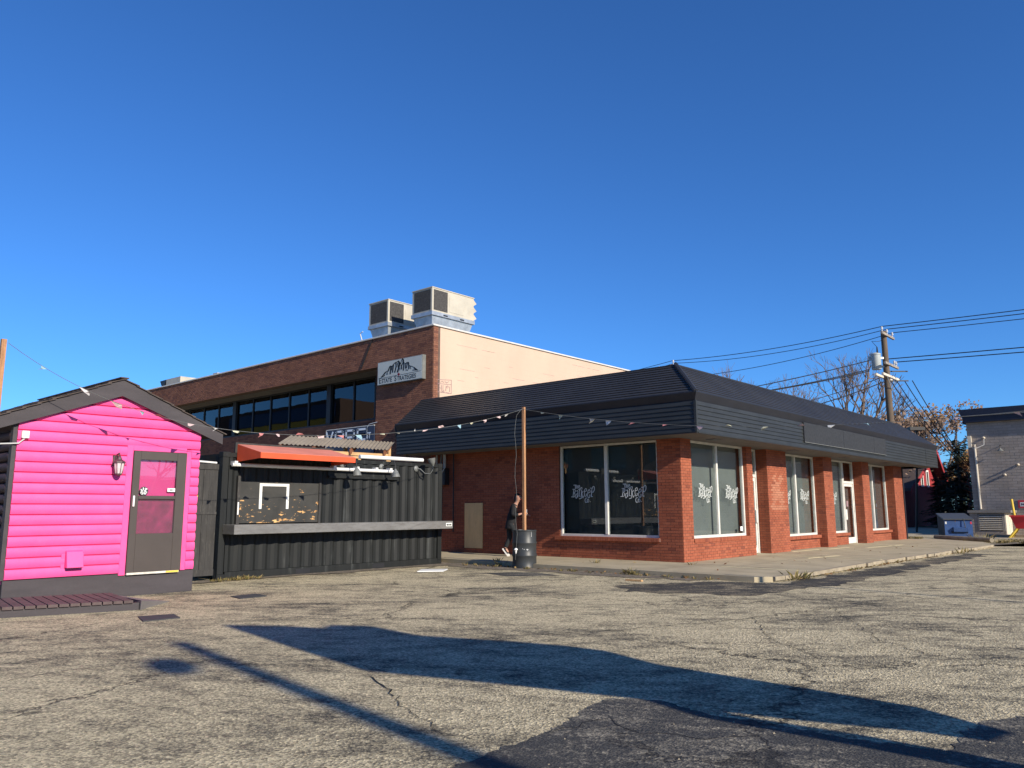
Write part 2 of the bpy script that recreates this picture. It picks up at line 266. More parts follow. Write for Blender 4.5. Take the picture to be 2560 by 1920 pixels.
# ------------------------------------------------------------------ mesh helpers
def wloc(o):
    v = Vector((0, 0, 0))
    while o is not None: v += o.location; o = o.parent
    return v
class MB:
    def __init__(s): s.v = []; s.f = []
    def add(s, vs, fs):
        n = len(s.v); s.v += [tuple(p) for p in vs]; s.f += [tuple(i + n for i in f) for f in fs]; return s
    def box(s, x0, x1, y0, y1, z0, z1):
        return s.hexa([(x0, y0, z0), (x1, y0, z0), (x1, y1, z0), (x0, y1, z0), (x0, y0, z1), (x1, y0, z1), (x1, y1, z1), (x0, y1, z1)])
    def hexa(s, p):   # 4 bottom counter-clockwise, 4 top
        return s.add(p, [(3, 2, 1, 0), (4, 5, 6, 7), (0, 1, 5, 4), (1, 2, 6, 5), (2, 3, 7, 6), (3, 0, 4, 7)])
    def obox(s, c, ex, ey, ez):   # centre and half axes
        c, ex, ey, ez = map(Vector, (c, ex, ey, ez))
        return s.hexa([c - ex - ey - ez, c + ex - ey - ez, c + ex + ey - ez, c - ex + ey - ez, c - ex - ey + ez, c + ex - ey + ez, c + ex + ey + ez, c - ex + ey + ez])
    def bar(s, a, b, w, h, upv=(0, 0, 1)):
        a, b = Vector(a), Vector(b); d = b - a; u = Vector(upv); sd = d.cross(u)
        if sd.length < 1e-6: sd = Vector((1, 0, 0))
        sd.normalize(); u = sd.cross(d).normalized()
        return s.obox((a + b) / 2, d / 2, sd * w / 2, u * h / 2)
    def quad(s, a, b, c, d): return s.add([a, b, c, d], [(0, 1, 2, 3)])
    def prism(s, poly, off):   # planar polygon extruded by a vector
        n = len(poly); off = Vector(off); a = [Vector(p) for p in poly]; b = [p + off for p in a]
        return s.add(a + b, [tuple(range(n - 1, -1, -1)), tuple(range(n, 2 * n))] + [(i, (i + 1) % n, n + (i + 1) % n, n + i) for i in range(n)])
    def tube(s, pts, r, n=8, caps=True):
        pts = [Vector(p) for p in pts]; rs = r if hasattr(r, '__len__') else [r] * len(pts); vs = []; fs = []; ref = None
        for i, p in enumerate(pts):
            t = (pts[min(i + 1, len(pts) - 1)] - pts[max(i - 1, 0)])
            if t.length < 1e-9: t = Vector((0, 0, 1))
            t.normalize()
            if ref is None: ref = Vector((0, 0, 1)) if abs(t.z) < .9 else Vector((1, 0, 0))
            e1 = (ref - t * ref.dot(t)); e1 = e1.normalized() if e1.length > 1e-6 else t.orthogonal().normalized(); ref = e1; e2 = t.cross(e1)
            vs += [p + (e1 * math.cos(2 * math.pi * k / n) + e2 * math.sin(2 * math.pi * k / n)) * rs[i] for k in range(n)]
        for i in range(len(pts) - 1):
            for k in range(n): fs.append((i * n + k, i * n + (k + 1) % n, (i + 1) * n + (k + 1) % n, (i + 1) * n + k))
        if caps: fs += [tuple(range(n - 1, -1, -1)), tuple(range((len(pts) - 1) * n, len(pts) * n))]
        return s.add(vs, fs)
    def lathe(s, prof, n=20, c=(0, 0, 0), axis=(0, 0, 1)):   # profile of (radius, height)
        ax = Vector(axis).normalized(); e1 = ax.orthogonal().normalized(); e2 = ax.cross(e1); c = Vector(c); vs = []; fs = []
        for (r, h) in prof: vs += [c + ax * h + (e1 * math.cos(2 * math.pi * k / n) + e2 * math.sin(2 * math.pi * k / n)) * r for k in range(n)]
        for i in range(len(prof) - 1):
            for k in range(n): fs.append((i * n + k, i * n + (k + 1) % n, (i + 1) * n + (k + 1) % n, (i + 1) * n + k))
        fs += [tuple(range(n - 1, -1, -1)), tuple(range((len(prof) - 1) * n, len(prof) * n))]
        return s.add(vs, fs)
    def build(s, name, m, parent=None, smooth=False, bevel=0, local=False, subs=0):
        me = bpy.data.meshes.new(name); o = bpy.data.objects.new(name, me); COL.objects.link(o)
        off = Vector((0, 0, 0))
        if parent is not None:
            o.parent = parent
            if not local: off = wloc(parent)
        me.from_pydata([(v[0] - off.x, v[1] - off.y, v[2] - off.z) for v in s.v], [], s.f)
        me.materials.append(MA[m]); fix(me)
        if bevel:
            bm = bmesh.new(); bm.from_mesh(me); bmesh.ops.bevel(bm, geom=bm.edges[:], offset=bevel, segments=1, affect='EDGES'); bm.to_mesh(me); bm.free()
        if smooth: me.shade_smooth(); me.set_sharp_from_angle(angle=R(38))
        me.update(); return o
def fix(me):
    bm = bmesh.new(); bm.from_mesh(me); bmesh.ops.recalc_face_normals(bm, faces=bm.faces[:]); bm.to_mesh(me); bm.free()
def tag(o, label=None, cat=None, group=None, kind=None):
    if label: o['label'] = label
    if cat: o['category'] = cat
    if group: o['group'] = group
    if kind: o['kind'] = kind
    return o
def thing(name, label, cat, loc=(0, 0, 0), rz=0, group=None):
    o = bpy.data.objects.new(name, None); COL.objects.link(o); o.location = loc; o.rotation_euler = (0, 0, rz); o.empty_display_size = .2
    return tag(o, label, cat, group)
def box(name, m, parent, x0, x1, y0, y1, z0, z1, bevel=0): return MB().box(x0, x1, y0, y1, z0, z1).build(name, m, parent, bevel=bevel)
def put(me, name, parent, loc=(0, 0, 0), scale=(1, 1, 1)):
    o = bpy.data.objects.new(name, me); COL.objects.link(o); o.parent = parent; o.location = Vector(loc) - wloc(parent); o.scale = scale; return o
def copy_tree(o, parent=None):
    c = o.copy(); COL.objects.link(c); c.parent = parent
    for ch in list(o.children): copy_tree(ch, c)
    return c
def text_mb(body, size, org, ex, ey, bold=.0, squeeze=1., align='LEFT', extr=.004):
    cu = bpy.data.curves.new('lettering', 'FONT'); cu.body = body; cu.size = size; cu.offset = bold; cu.align_x = align; cu.resolution_u = 3
    ob = bpy.data.objects.new('lettering', cu); COL.objects.link(ob); bpy.context.view_layer.update()
    me = bpy.data.meshes.new_from_object(ob.evaluated_get(bpy.context.evaluated_depsgraph_get()))
    org, ex, ey = Vector(org), Vector(ex), Vector(ey); mb = MB()
    mb.v = [tuple(org + ex * v.co.x * squeeze + ey * v.co.y) for v in me.vertices]; mb.f = [tuple(p.vertices) for p in me.polygons]
    COL.objects.unlink(ob); bpy.data.objects.remove(ob); bpy.data.curves.remove(cu); bpy.data.meshes.remove(me); return mb
def stroke(mb, pts, w, fr):   # flat pen stroke; fr maps (x, y) to a 3-D point
    for i in range(len(pts) - 1):
        a, b = Vector((*pts[i], 0)), Vector((*pts[i + 1], 0)); d = (b - a)
        if d.length < 1e-9: continue
        d.normalize(); n = Vector((-d.y, d.x, 0)) * w / 2; a2 = a - d * w * .35; b2 = b + d * w * .35
        mb.quad(*[fr(p.x, p.y) for p in (a2 - n, b2 - n, b2 + n, a2 + n)])
def brick_unit(m):
    me = bpy.data.meshes.new('brick'); t = MB().box(-.5, .5, -.5, .5, -.5, .5); me.from_pydata(t.v, [], t.f); me.materials.append(MA[m]); fix(me); return me
def project(p):
    q = Vector(p) - CAMP; z = q.dot(fwd)
    if z < .3: return None
    return (1280 + F_PX * q.dot(r2) / z, 960 - F_PX * q.dot(u2) / z, z)
class Brickwork:
    """collects single bricks; the ones that show largest become parts, the rest one joined part"""
    def __init__(s, L=.2, Hh=.0585, cl=.2105, ch=.0677, proud=.008, depth=.03): s.b = []; s.L, s.H, s.cl, s.ch, s.proud, s.depth = L, Hh, cl, ch, proud, depth; s.mort = MB()
    def wall(s, axis, sign, plane, u0, u1, z0, z1, back=.2, seed=0, ubase=0., zbase=.1):
        """axis: the normal's axis, sign: which way it faces; u runs along the other one"""
        n = int((z1 - z0) / s.ch + .5); rng = random.Random(seed)
        for k in range(int(math.floor((z0 - zbase) / s.ch)), int(math.ceil((z1 - zbase) / s.ch))):
            za, zb = max(z0 + .003, zbase + k * s.ch), min(z1 - .003, zbase + k * s.ch + s.H)
            if zb - za < .012: continue
            st = ubase + (s.cl / 2 if k % 2 else 0); i0 = int(math.floor((u0 - st) / s.cl)) - 1
            u = st + i0 * s.cl
            while u < u1:
                a, b = max(u0, u), min(u1, u + s.L)
                if b - a > .03:
                    pr = s.proud + rng.uniform(-.002, .002); w0, w1 = plane + sign * pr, plane - sign * (s.depth - pr)
                    w0, w1 = min(w0, w1), max(w0, w1)
                    if axis == 'X': s.b.append((w0, w1, a, b, za, zb))
                    else: s.b.append((a, b, w0, w1, za, zb))
                u += s.cl
        w0, w1 = plane - sign * .001, plane - sign * back; w0, w1 = min(w0, w1), max(w0, w1)
        if axis == 'X': s.mort.box(w0, w1, u0, u1, z0, z1)
        else: s.mort.box(u0, u1, w0, w1, z0, z1)
    def single(s, *b): s.b.append(b)
    def finish(s, parent, m, mm, unit, cap=300, ghost=None, gm=None):
        w = s.mort.build('wall', mm, parent)
        def size(b):
            p = project(((b[0] + b[1]) / 2, (b[2] + b[3]) / 2, (b[4] + b[5]) / 2))
            if p is None or not (-20 < p[0] < 2580): return 0
            dx, dy = b[1] - b[0], b[3] - b[2]
            return max(abs(dx * r2.x), abs(dy * r2.y)) * (b[5] - b[4]) / p[2] ** 2 if min(dx, dy) < 0.05 else 0
        s.b.sort(key=size, reverse=True)
        gu = brick_unit(gm) if gm else None
        for b in s.b[:cap]:
            o = bpy.data.objects.new('brick', gu if ghost and ghost(b) else unit); COL.objects.link(o); o.parent = w
            o.location = Vector(((b[0] + b[1]) / 2, (b[2] + b[3]) / 2, (b[4] + b[5]) / 2)) - wloc(w); o.scale = (b[1] - b[0], b[3] - b[2], b[5] - b[4])
        if len(s.b) > cap:
            t = MB()
            t2 = MB()
            for b in s.b[cap:]: (t2 if ghost and ghost(b) else t).box(*b)
            if t2.v: tag(t2.build('pale_brickwork', gm, w), kind='stuff')
            tag(t.build('brickwork', m, w), kind='stuff')
        return w

# ------------------------------------------------------------------ ground
g = MB(); S = 700
g.quad((-S, -S, 0), (S, -S, 0), (S, S, 0), (-S, S, 0)); tag(g.build('parking_lot', 'asphalt'), kind='structure')
def blob(pts, z, name, m, kind='structure', jit=.06, step=.25, seed=1):
    rng = random.Random(seed); out = []
    for i, p in enumerate(pts):
        q = pts[(i + 1) % len(pts)]; L = math.dist(p, q); n = max(1, int(L / step))
        for k in range(n):
            t = k / n; out.append((p[0] + (q[0] - p[0]) * t + rng.uniform(-jit, jit), p[1] + (q[1] - p[1]) * t + rng.uniform(-jit, jit), z))
    me = MB(); me.add(out, [tuple(range(len(out)))]); return tag(me.build(name, m), kind=kind)
# newer, darker asphalt laid in the foreground, by the shop corner and at the right
GPX = lambda px, py: (lambda q: (CAMP + q * (-EYE / q.z)))(fwd * F_PX + r2 * (px - 1280) + u2 * (960 - py))
fore = [tuple(GPX(*p)[:2]) for p in [(960, 2010), (1100, 1930), (1200, 1892), (1280, 1861), (1320, 1852), (1367, 1826), (1440, 1790), (1480, 1760), (1523, 1746), (1650, 1752), (1743, 1778), (1800, 1792), (1960, 1815), (2120, 1846), (2250, 1862), (2368, 1880), (2396, 1856), (2410, 1828), (2470, 1800), (2600, 1790), (2900, 1850), (2900, 2010)]]
blob(fore, .004, 'asphalt_patch', 'patch', jit=.03, step=.05, seed=3)
blob([(-.95, 7.6), (.2, 7.2), (1.2, 8.6), (.2, 9.4), (-1.35, 8.3)], .004, 'asphalt_patch', 'patch', jit=.03, step=.15, seed=4)
blob([(-6.9, 13.9), (-6.0, 14.0), (-5.85, 16.5), (-5.7, 21), (-5.5, 27), (-4.9, 27), (-5.1, 19), (-5.0, 14.6), (-5.6, 11.9), (-7.4, 11.3), (-8.2, 12.2)], .004, 'asphalt_patch', 'patch_soft', jit=.16, seed=5)
blob([(-11.9, 12.6), (-10.9, 12.2), (-10.2, 13.1), (-11.2, 13.4)], .004, 'asphalt_patch', 'patch', jit=.03, step=.2, seed=6)
# open cracks
def crack(pts, w, seed):
    rng = random.Random(seed); P_ = [Vector((*GPX(*p)[:2], 0)) for p in pts]; path = []
    for a, b in zip(P_[:-1], P_[1:]):
        n = max(2, int((b - a).length / .09))
        for k in range(n): path.append(a.lerp(b, k / n) + Vector((rng.gauss(0, .022), rng.gauss(0, .022), 0)))
    path.append(P_[-1]); m = MB()
    for k in range(len(path) - 1):
        a, b = path[k], path[k + 1]; d = (b - a).normalized(); nn = Vector((-d.y, d.x, 0)); wa, wb_ = w * (.35 + .65 * abs(math.sin(k * 1.3 + seed))), w * (.35 + .65 * abs(math.sin((k + 1) * 1.3 + seed)))
        z = Vector((0, 0, .0065)); m.quad(a - nn * wa + z, b - nn * wb_ + z, b + nn * wb_ + z, a + nn * wa + z)
    tag(m.build('asphalt_crack', 'crack'), kind='structure')
MA['crack'] = mat('crack_dirt', (.012, .011, .01), .95, var=.3)  # dark dirt colour of the crack ribbons
for k, (p_, w_) in enumerate([([(924, 1690), (960, 1715), (985, 1742)], .008), ([(985, 1742), (1040, 1790), (1090, 1832), (1180, 1850)], .004), ([(20, 1700), (210, 1672), (360, 1655), (520, 1650)], .005), ([(1300, 1590), (1600, 1572), (1880, 1545), (2160, 1512), (2420, 1490)], .008), ([(1880, 1545), (1930, 1600), (2060, 1650), (2230, 1672)], .005), ([(1560, 1835), (1650, 1830), (1760, 1850), (1900, 1842)], .004), ([(1380, 1830), (1520, 1800), (1600, 1835)], .004), ([(2300, 1560), (2420, 1575), (2600, 1580)], .006), ([(600, 1500), (820, 1490), (1050, 1478), (1300, 1470)], .009), ([(2080, 1520), (2200, 1600), (2330, 1640), (2560, 1668)], .005)]): crack(p_, w_, k)
# dirt caught along the kerb and at the container
blob([(-15.6, 14.5), (-12, 14.25), (-9.0, 14.25), (-7.2, 14.15), (-7.6, 13.75), (-9.4, 13.5), (-11.5, 13.6), (-13.6, 13.4), (-14.6, 13.9), (-15.5, 13.9)], .008, 'dirt_strip', 'dirt', jit=.12, seed=8)
blob([(-14.72, 7.4), (-14.7, 14), (-14.1, 13.9), (-14.35, 12.2), (-14.15, 10.8), (-14.45, 9.5), (-14.3, 8.2), (-14.4, 7.2)], .012, 'dirt_strip', 'dirt', jit=.09, seed=9)

# ------------------------------------------------------------------ concrete walk round the shop
ZS = .10
walk = MB(); outl = [(-18.0, 14.6), (-12, 14.3), (-6.45, 14.15), (-6.2, 14.4), (-6.1, 15.2), (-6.05, 20.7), (-5.85, 25.6), (-5.65, 31.4), (-5.75, 31.9), (-6.4, 33.9), (-9.0, 37.0), (-12, 41), (-18, 41)]
walk.prism([(x, y, -.05) for x, y in outl], (0, 0, ZS + .05)); wko = tag(walk.build('concrete_walk', 'concrete'), kind='structure')
ed = MB()   # pale worn edge of the slab
rng = random.Random(21)
for a, b in zip(outl[3:8], outl[4:9]):
    L_ = math.dist(a, b); k_ = 0.
    while k_ < L_:   # broken lengths of the slab's edge
        l_ = min(rng.uniform(.25, .9), L_ - k_); p_ = [a[i_] + (b[i_] - a[i_]) * k_ / L_ for i_ in (0, 1)]; q_ = [a[i_] + (b[i_] - a[i_]) * (k_ + l_) / L_ for i_ in (0, 1)]
        w_ = rng.uniform(.05, .15); o_ = rng.uniform(-.01, .03)
        ed.bar((p_[0] - .02 + o_, p_[1], ZS - .035), (q_[0] - .02 + rng.uniform(-.01, .03), q_[1], ZS - .035), w_, .074); k_ += l_ + rng.choice((.0, .01, .12))
ed.build('kerb_edge', 'concrete_edge', wko)
jt = MB()   # control joints cut in the slab
for (a, b) in [((-9.4, 16.5), (-6.15, 16.45)), ((-8.9, 14.25), (-8.6, 16.85)), ((-12.3, 14.4), (-12.3, 16.8)), ((-15.5, 14.55), (-15.5, 16.8)), ((-9.4, 22.5), (-6.05, 22.4)), ((-9.4, 26.7), (-5.9, 26.6)), ((-9.4, 30.6), (-5.8, 30.5)), ((-7.9, 16.5), (-7.9, 33))]:
    jt.bar((*a, ZS + .0015), (*b, ZS + .0015), .012, .001)
jt.build('control_joint', 'dirt', wko)
for (a, b) in [((-8.15, 16.22), (-6.4, 16.12)), ((-9.1, 21.12), (-6.15, 20.8)), ((-7.76, 20.15), (-7.55, 21.84)), ((-9.3, 29.1), (-6.0, 28.0)), ((-8.3, 26.6), (-8.02, 29.5)), ((-9.28, 22.94), (-9.16, 24.84)), ((-9.0, 25.1), (-8.85, 26.6))]:
    MB().bar((*a, ZS + .004), (*b, ZS + .004), .1, .004).build('stall_line', 'line', wko)
# far yard between the shop, the red house and the grey building
blob([(-40, 38), (-12.5, 41.2), (-5.5, 40), (25, 40), (25, 90), (-40, 90)], .012, 'back_yard', 'concrete', jit=.0, step=5)
blob([(-6.0, 32.5), (-5.0, 35.8), (-2, 36.5), (4, 35.5), (4, 37.5), (-4, 38.5), (-6.2, 36.5)], .02, 'dirt_strip', 'dirt', jit=.2, seed=12)

# ------------------------------------------------------------------ the corner shop
XW, YW, ZSOF = -9.4, 16.85, 3.07
XL, YR = -18.2, 35.3
shop = thing('corner_shop', 'low red brick corner shop with charcoal metal mansard roof', 'building', (-14, 26, 0))
unit_red = brick_unit('brick')
bw = Brickwork()
bw.wall('Y', -1, YW, XL, -13.1, ZS, ZSOF, seed=1, ubase=XW)
bw.wall('Y', -1, YW, -13.1, -10.05, ZS, .56, seed=2, ubase=XW)
bw.wall('Y', -1, YW, -10.05, XW, ZS, ZSOF, seed=3, ubase=XW)
bays = [(23.23, 26.33), (27.13, 30.23), (31.03, 34.15)]
bw.wall('X', 1, XW, YW, 17.37, ZS, ZSOF, seed=4, ubase=YW)
bw.wall('X', 1, XW, 17.37, 20.49, ZS, .54, seed=5, ubase=YW)
bw.wall('X', 1, XW, 20.49, 20.86, ZS, ZSOF, seed=6, ubase=YW)
for k, (a, b) in enumerate([(21.83, 23.23), (26.33, 27.13), (30.23, 31.03), (34.15, 35.3)]):
    bw.wall('X', 1, XW, a, b, ZS, ZSOF, back=.45, seed=10 + k, ubase=a)
    bw.wall('Y', -1, a, -9.84, XW - .004, ZS, ZSOF, back=.1, seed=20 + k, ubase=XW)
bw.wall('Y', -1, 20.49, -9.58, XW - .004, .63, ZSOF, back=.1, seed=30, ubase=XW)
XLOW = -9.66
for k, (a, b) in enumerate([bays[0], (27.13, 29.1), bays[2]]):
    bw.wall('X', 1, XLOW, a, b, ZS, .41, seed=40 + k, ubase=a)
# rowlock sills: bricks on edge
def sill_y(y0, y1, x0, x1, z0, z1):
    n = int((y1 - y0) / .0735)
    for i in range(n):
        a = y0 + i * (y1 - y0) / n; bw.single(x0, x1, a, a + (y1 - y0) / n - .009, z0, z1)
    bw.mort.box(x0 + .01, x1 - .006, y0, y1, z0 + .004, z1 - .006)
sill_y(17.38, 20.48, -9.6, -9.375, .54, .632)
for (a, b) in [(23.24, 26.3), (27.14, 29.12), (31.04, 34.12)]: sill_y(a, b, -9.8, -9.575, .41, .503)
n = 43
for i in range(n):
    a = -13.22 + i * 3.21 / n; bw.single(a, a + 3.21 / n - .009, 16.765, 16.98, .56, .652)
bw.mort.box(-13.22, -10.01, 16.772, 16.97, .563, .646)
def ghost(b):   # bricks still pale where a painted anchor-shaped sign was scrubbed off the wide pier
    if not (abs(b[1] - XW - .008) < .004 and 21.83 < b[2] < 23.23): return False
    y, z = (b[2] + b[3]) / 2, (b[4] + b[5]) / 2; u, v = (y - 22.52) / .6, (z - 1.3) / 1.05
    if not (-1 < u < 1 and 0 < v < 1): return False
    return v < .12 or (abs(u + .55) < .22 and v < .75) or (abs(u - .45) < .3 and v < .5) or (abs(u) < .35 and .3 < v < .8) or (v > .8 and abs(abs(u) - .4) < .2)
wall = bw.finish(shop, 'brick', 'mortar', unit_red, ghost=ghost, gm='brick_ghost')
# body behind the brick faces
box('back_wall', 'interior', shop, XL, -10.4, 17.35, YR, 0, 4.7); box('end_wall', 'mortar', shop, -17.9, -9.85, YR - .2, YR - .01, 0, ZSOF)
MB().box(-10.4, -9.85, 20.6, 20.86, 0, 3.06).box(-9.84, -9.6, 20.62, 20.85, .11, 3.06).build('door_reveal', 'mortar', shop)
box('downpipe', 'dark_trim', shop, -9.47, -9.36, 35.31, 35.41, .1, ZSOF)
# windows: frame, panes, shades
def bars_x(name, parent, x0, x1, y0, y1, z0, z1, w=.05, mull=(), m='white_frame', head=None):
    f = MB(); f.box(x0, x1, y0, y0 + w, z0, z1); f.box(x0, x1, y1 - w, y1, z0, z1); f.box(x0 + .002, x1 - .002, y0 + w, y1 - w, z0, z0 + w * 1.25); f.box(x0 + .002, x1 - .002, y0 + w, y1 - w, z1 - w, z1)
    for q in mull: f.box(x0 - .004, x1 + .006, q - w * .7, q + w * .7, z0 + w * 1.25, z1 - w)
    if head: f.box(x0, x1, head[0], head[1], head[2], head[2] + w * 1.3)
    return f.build(name, m, parent, bevel=.004)
LOGO = [[(760, 185), (845, 185)], [(820, 190), (820, 310)], [(865, 190), (865, 300)], [(865, 245), (905, 240), (905, 190), (905, 300)],
        [(935, 250), (975, 240), (970, 200), (940, 200), (935, 270), (955, 300), (980, 285)],
        [(720, 325), (790, 325), (820, 370), (800, 430), (755, 450), (800, 480), (800, 550), (760, 590), (680, 585)], [(765, 325), (730, 585)],
        [(850, 390), (905, 375), (900, 600)], [(895, 480), (840, 500), (825, 600), (840, 640), (880, 590), (898, 520)],
        [(920, 340), (965, 335), (945, 560), (985, 565)], [(955, 420), (990, 330), (1010, 280), (1050, 270), (1045, 335)],
        [(1035, 360), (1020, 640), (950, 655)], [(1090, 395), (1040, 470), (1075, 630), (1105, 560)],
        [(1130, 420), (1210, 390), (1210, 330), (1185, 305), (1145, 350), (1130, 480), (1150, 580), (1200, 560), (1200, 490)],
        [(1245, 470), (1330, 440), (1325, 370), (1295, 345), (1255, 400), (1240, 540), (1265, 630), (1320, 600), (1320, 520)],
        [(1340, 300), (1395, 305), (1370, 590), (1415, 585)], [(1395, 330), (1440, 240), (1480, 270), (1475, 370), (1430, 450), (1395, 430)],
        [(1205, 630), (1165, 640), (1145, 710), (1165, 780), (1210, 770)], [(1250, 665), (1222, 700), (1230, 765), (1262, 775), (1285, 735), (1272, 675), (1250, 665)], [(1318, 755), (1330, 755)]]
def logo(parent, fr):   # fr(u, v): u 0..1 across, v metres up from the middle
    mb = MB()
    for s_ in LOGO: stroke(mb, s_, 17, lambda x, y: fr((x - 1082) * .00094, (480 - y) * .00078))
    mb.build('lettering', 'vinyl', parent)
# F1 window
w1 = thing_part = MB(); f = MB(); y0, y1 = 16.90, 16.99
f.box(-13.1, -13.045, y0, y1, .652, 3.05).box(-10.1, -10.05, y0, y1, .652, 3.05).box(-13.045, -10.1, y0 + .003, y1, .652, .715).box(-13.045, -10.1, y0 + .003, y1, 3.0, 3.05).box(-11.655, -11.57, y0 - .006, y1, .715, 3.0)
win = f.build('window_frame', 'white_frame', shop, bevel=.004)
for (a, b) in ((-13.045, -11.655), (-11.57, -10.1)): box('pane', 'glass', win, a, b, 16.94, 16.946, .715, 3.0)
box('roller_shade', 'unlit_shade', win, -13.09, -10.06, 17.1, 17.11, .66, 3.04)
logo(win, lambda u, v: (-12.38 + u, 16.937, 1.765 + v)); logo(win, lambda u, v: (-10.81 + u, 16.937, 1.755 + v))
# F2 windows
win = bars_x('window_frame', shop, -9.58, -9.5, 17.38, 20.485, .633, 3.05, .055, (18.93,))
for (a, b) in ((17.435, 18.89), (18.97, 20.43)): box('pane', 'glass', win, -9.545, -9.539, a, b, .70, 2.995)
box('roller_shade', 'shade', win, -9.72, -9.71, 17.39, 20.48, .64, 3.04)
logo(win, lambda u, v: (-9.536, 18.31 + u, 1.75 + v)); logo(win, lambda u, v: (-9.536, 19.8 + u, 1.74 + v))
MB().box(-9.537, -9.534, 20.22, 20.36, .76, .88).build('window_sticker', 'vinyl', win)
for k, (a, b, mu, lg) in enumerate([(23.24, 26.32, 24.74, (24.0, 25.5)), (31.04, 34.14, 32.46, ())]):
    win = bars_x('window_frame', shop, -9.8, -9.72, a, b, .504, 3.05, .055, (mu,))
    for (c, d) in ((a + .055, mu - .04), (mu + .04, b - .055)): box('pane', 'glass', win, -9.765, -9.759, c, d, .57, 2.995)
    box('roller_shade', 'dark_shade' if k else 'shade', win, -9.9, -9.89, a + .01, b - .01, .52, 3.04)
    for c in lg: logo(win, lambda u, v, c=c: (-9.756, c + u, 1.74 + v))
# window and glass door in the third bay
win = bars_x('window_frame', shop, -9.8, -9.72, 27.14, 29.1, .504, 3.05, .055, ())
box('pane', 'glass', win, -9.765, -9.759, 27.195, 29.045, .57, 2.995); box('roller_shade', 'shade', win, -9.9, -9.89, 27.15, 29.1, .52, 3.04)
logo(win, lambda u, v: (-9.756, 28.1 + u, 1.74 + v))
def glass_door(y0, y1, handle):
    d = MB(); x0, x1 = -9.8, -9.71
    d.box(x0, x1, y0, y0 + .05, ZS, 3.05).box(x0, x1, y1 - .05, y1, ZS, 3.05).box(x0 + .002, x1 - .002, y0 + .05, y1 - .05, 2.24, 2.33).box(x0 + .002, x1 - .002, y0 + .05, y1 - .05, 3.0, 3.05)
    d.box(-9.78, -9.735, y0 + .055, y0 + .13, ZS + .01, 2.235).box(-9.78, -9.735, y1 - .13, y1 - .055, ZS + .01, 2.235).box(-9.778, -9.737, y0 + .13, y1 - .13, ZS + .01, ZS + .22).box(-9.778, -9.737, y0 + .13, y1 - .13, 2.14, 2.235)
    o = d.build('door', 'white_frame', shop, bevel=.004)
    box('pane', 'glass', o, -9.762, -9.756, y0 + .13, y1 - .13, ZS + .22, 2.14); box('pane', 'glass', o, -9.762, -9.756, y0 + .05, y1 - .05, 2.33, 3.0)
    MB().box(-9.9, -9.89, y0, y1, ZS, 2.2).build('door_shade', 'dark_shade', o); MB().box(-9.95, -9.94, y0, y1, 2.2, 3.05).build('transom_shade', 'interior', o)
    hy = y0 + .1 if handle < 0 else y1 - .1
    MB().box(-9.735, -9.69, hy - .05, hy + .06, .95, 1.32).build('handle', 'white_frame', o, bevel=.01)
    box('notice', 'mural', o, -9.755, -9.753, y0 + .3, y0 + .48, 1.42, 1.62)
glass_door(29.12, 30.2, -1); glass_door(20.88, 21.8, 1)
MB().box(-9.72, -9.6, 20.9, 21.0, 2.26, 2.37).box(-9.7, -9.62, 20.9, 21.3, 2.38, 2.42).build('door_closer', 'white_frame', shop)
# mansard: lower edge, ridge and mitre
def ov(fr): return 1.0 - 1.06 * fr
def zr(fr): return 3.98 + .88 * fr
NR = 12; nrm = Vector((0, -.88, 1.06)).normalized(); lap = .02
roof = box('roof', 'roofing', shop, XL - .5, -9.5, 16.95, 35.8, 4.62, 4.78)
for i in range(NR):
    fa, fb = i / NR, (i + 1) / NR + .012; pts = []
    def ring(end):
        out = []
        for (fr, h) in ((fa, lap), (fb, .0), (fb, -.03), (fa, -.03)):
            o = ov(fr) + h * .64; z = zr(fr) + h * .77
            if end == 'L': out.append((-18.75, YW - o, z))
            elif end == 'C1': out.append((XW + o - .012, YW - o, z))
            elif end == 'C2': out.append((XW + o, YW - o + .012, z))
            else: out.append((XW + o, 37.2 - 1.35 * fr + h * .6, z))
        return out
    for (p, q) in ((ring('L'), ring('C1')), (ring('C2'), ring('R'))):
        MB().add(p + q, [(0, 1, 2, 3), (7, 6, 5, 4), (0, 4, 5, 1), (1, 5, 6, 2), (2, 6, 7, 3), (3, 7, 4, 0)]).build('roof_panel', 'roofing', roof)
def hip(fr, h): o = ov(fr) + h * .5; return Vector((XW + o, YW - o, zr(fr) + h))
MB().tube([hip(-.015, .02), hip(.5, .025), hip(1.02, .02)], .05, 6).build('hip_cap', 'roofing', roof, smooth=True)
MB().prism([(-8.4, 37.2, 3.98), (-9.46, 35.85, 4.86), (-17, 35.85, 4.86), (-17.2, 37.2, 3.98)], (0, -.02, -.03)).build('end_slope', 'roofing', roof)
rc = MB(); rc.bar((-18.75, 16.93, 4.865), (-9.46, 16.93, 4.865), .1, .03); rc.bar((-9.48, 16.9, 4.866), (-9.48, 35.85, 4.866), .1, .03); rc.build('ridge_cap', 'roofing', roof)
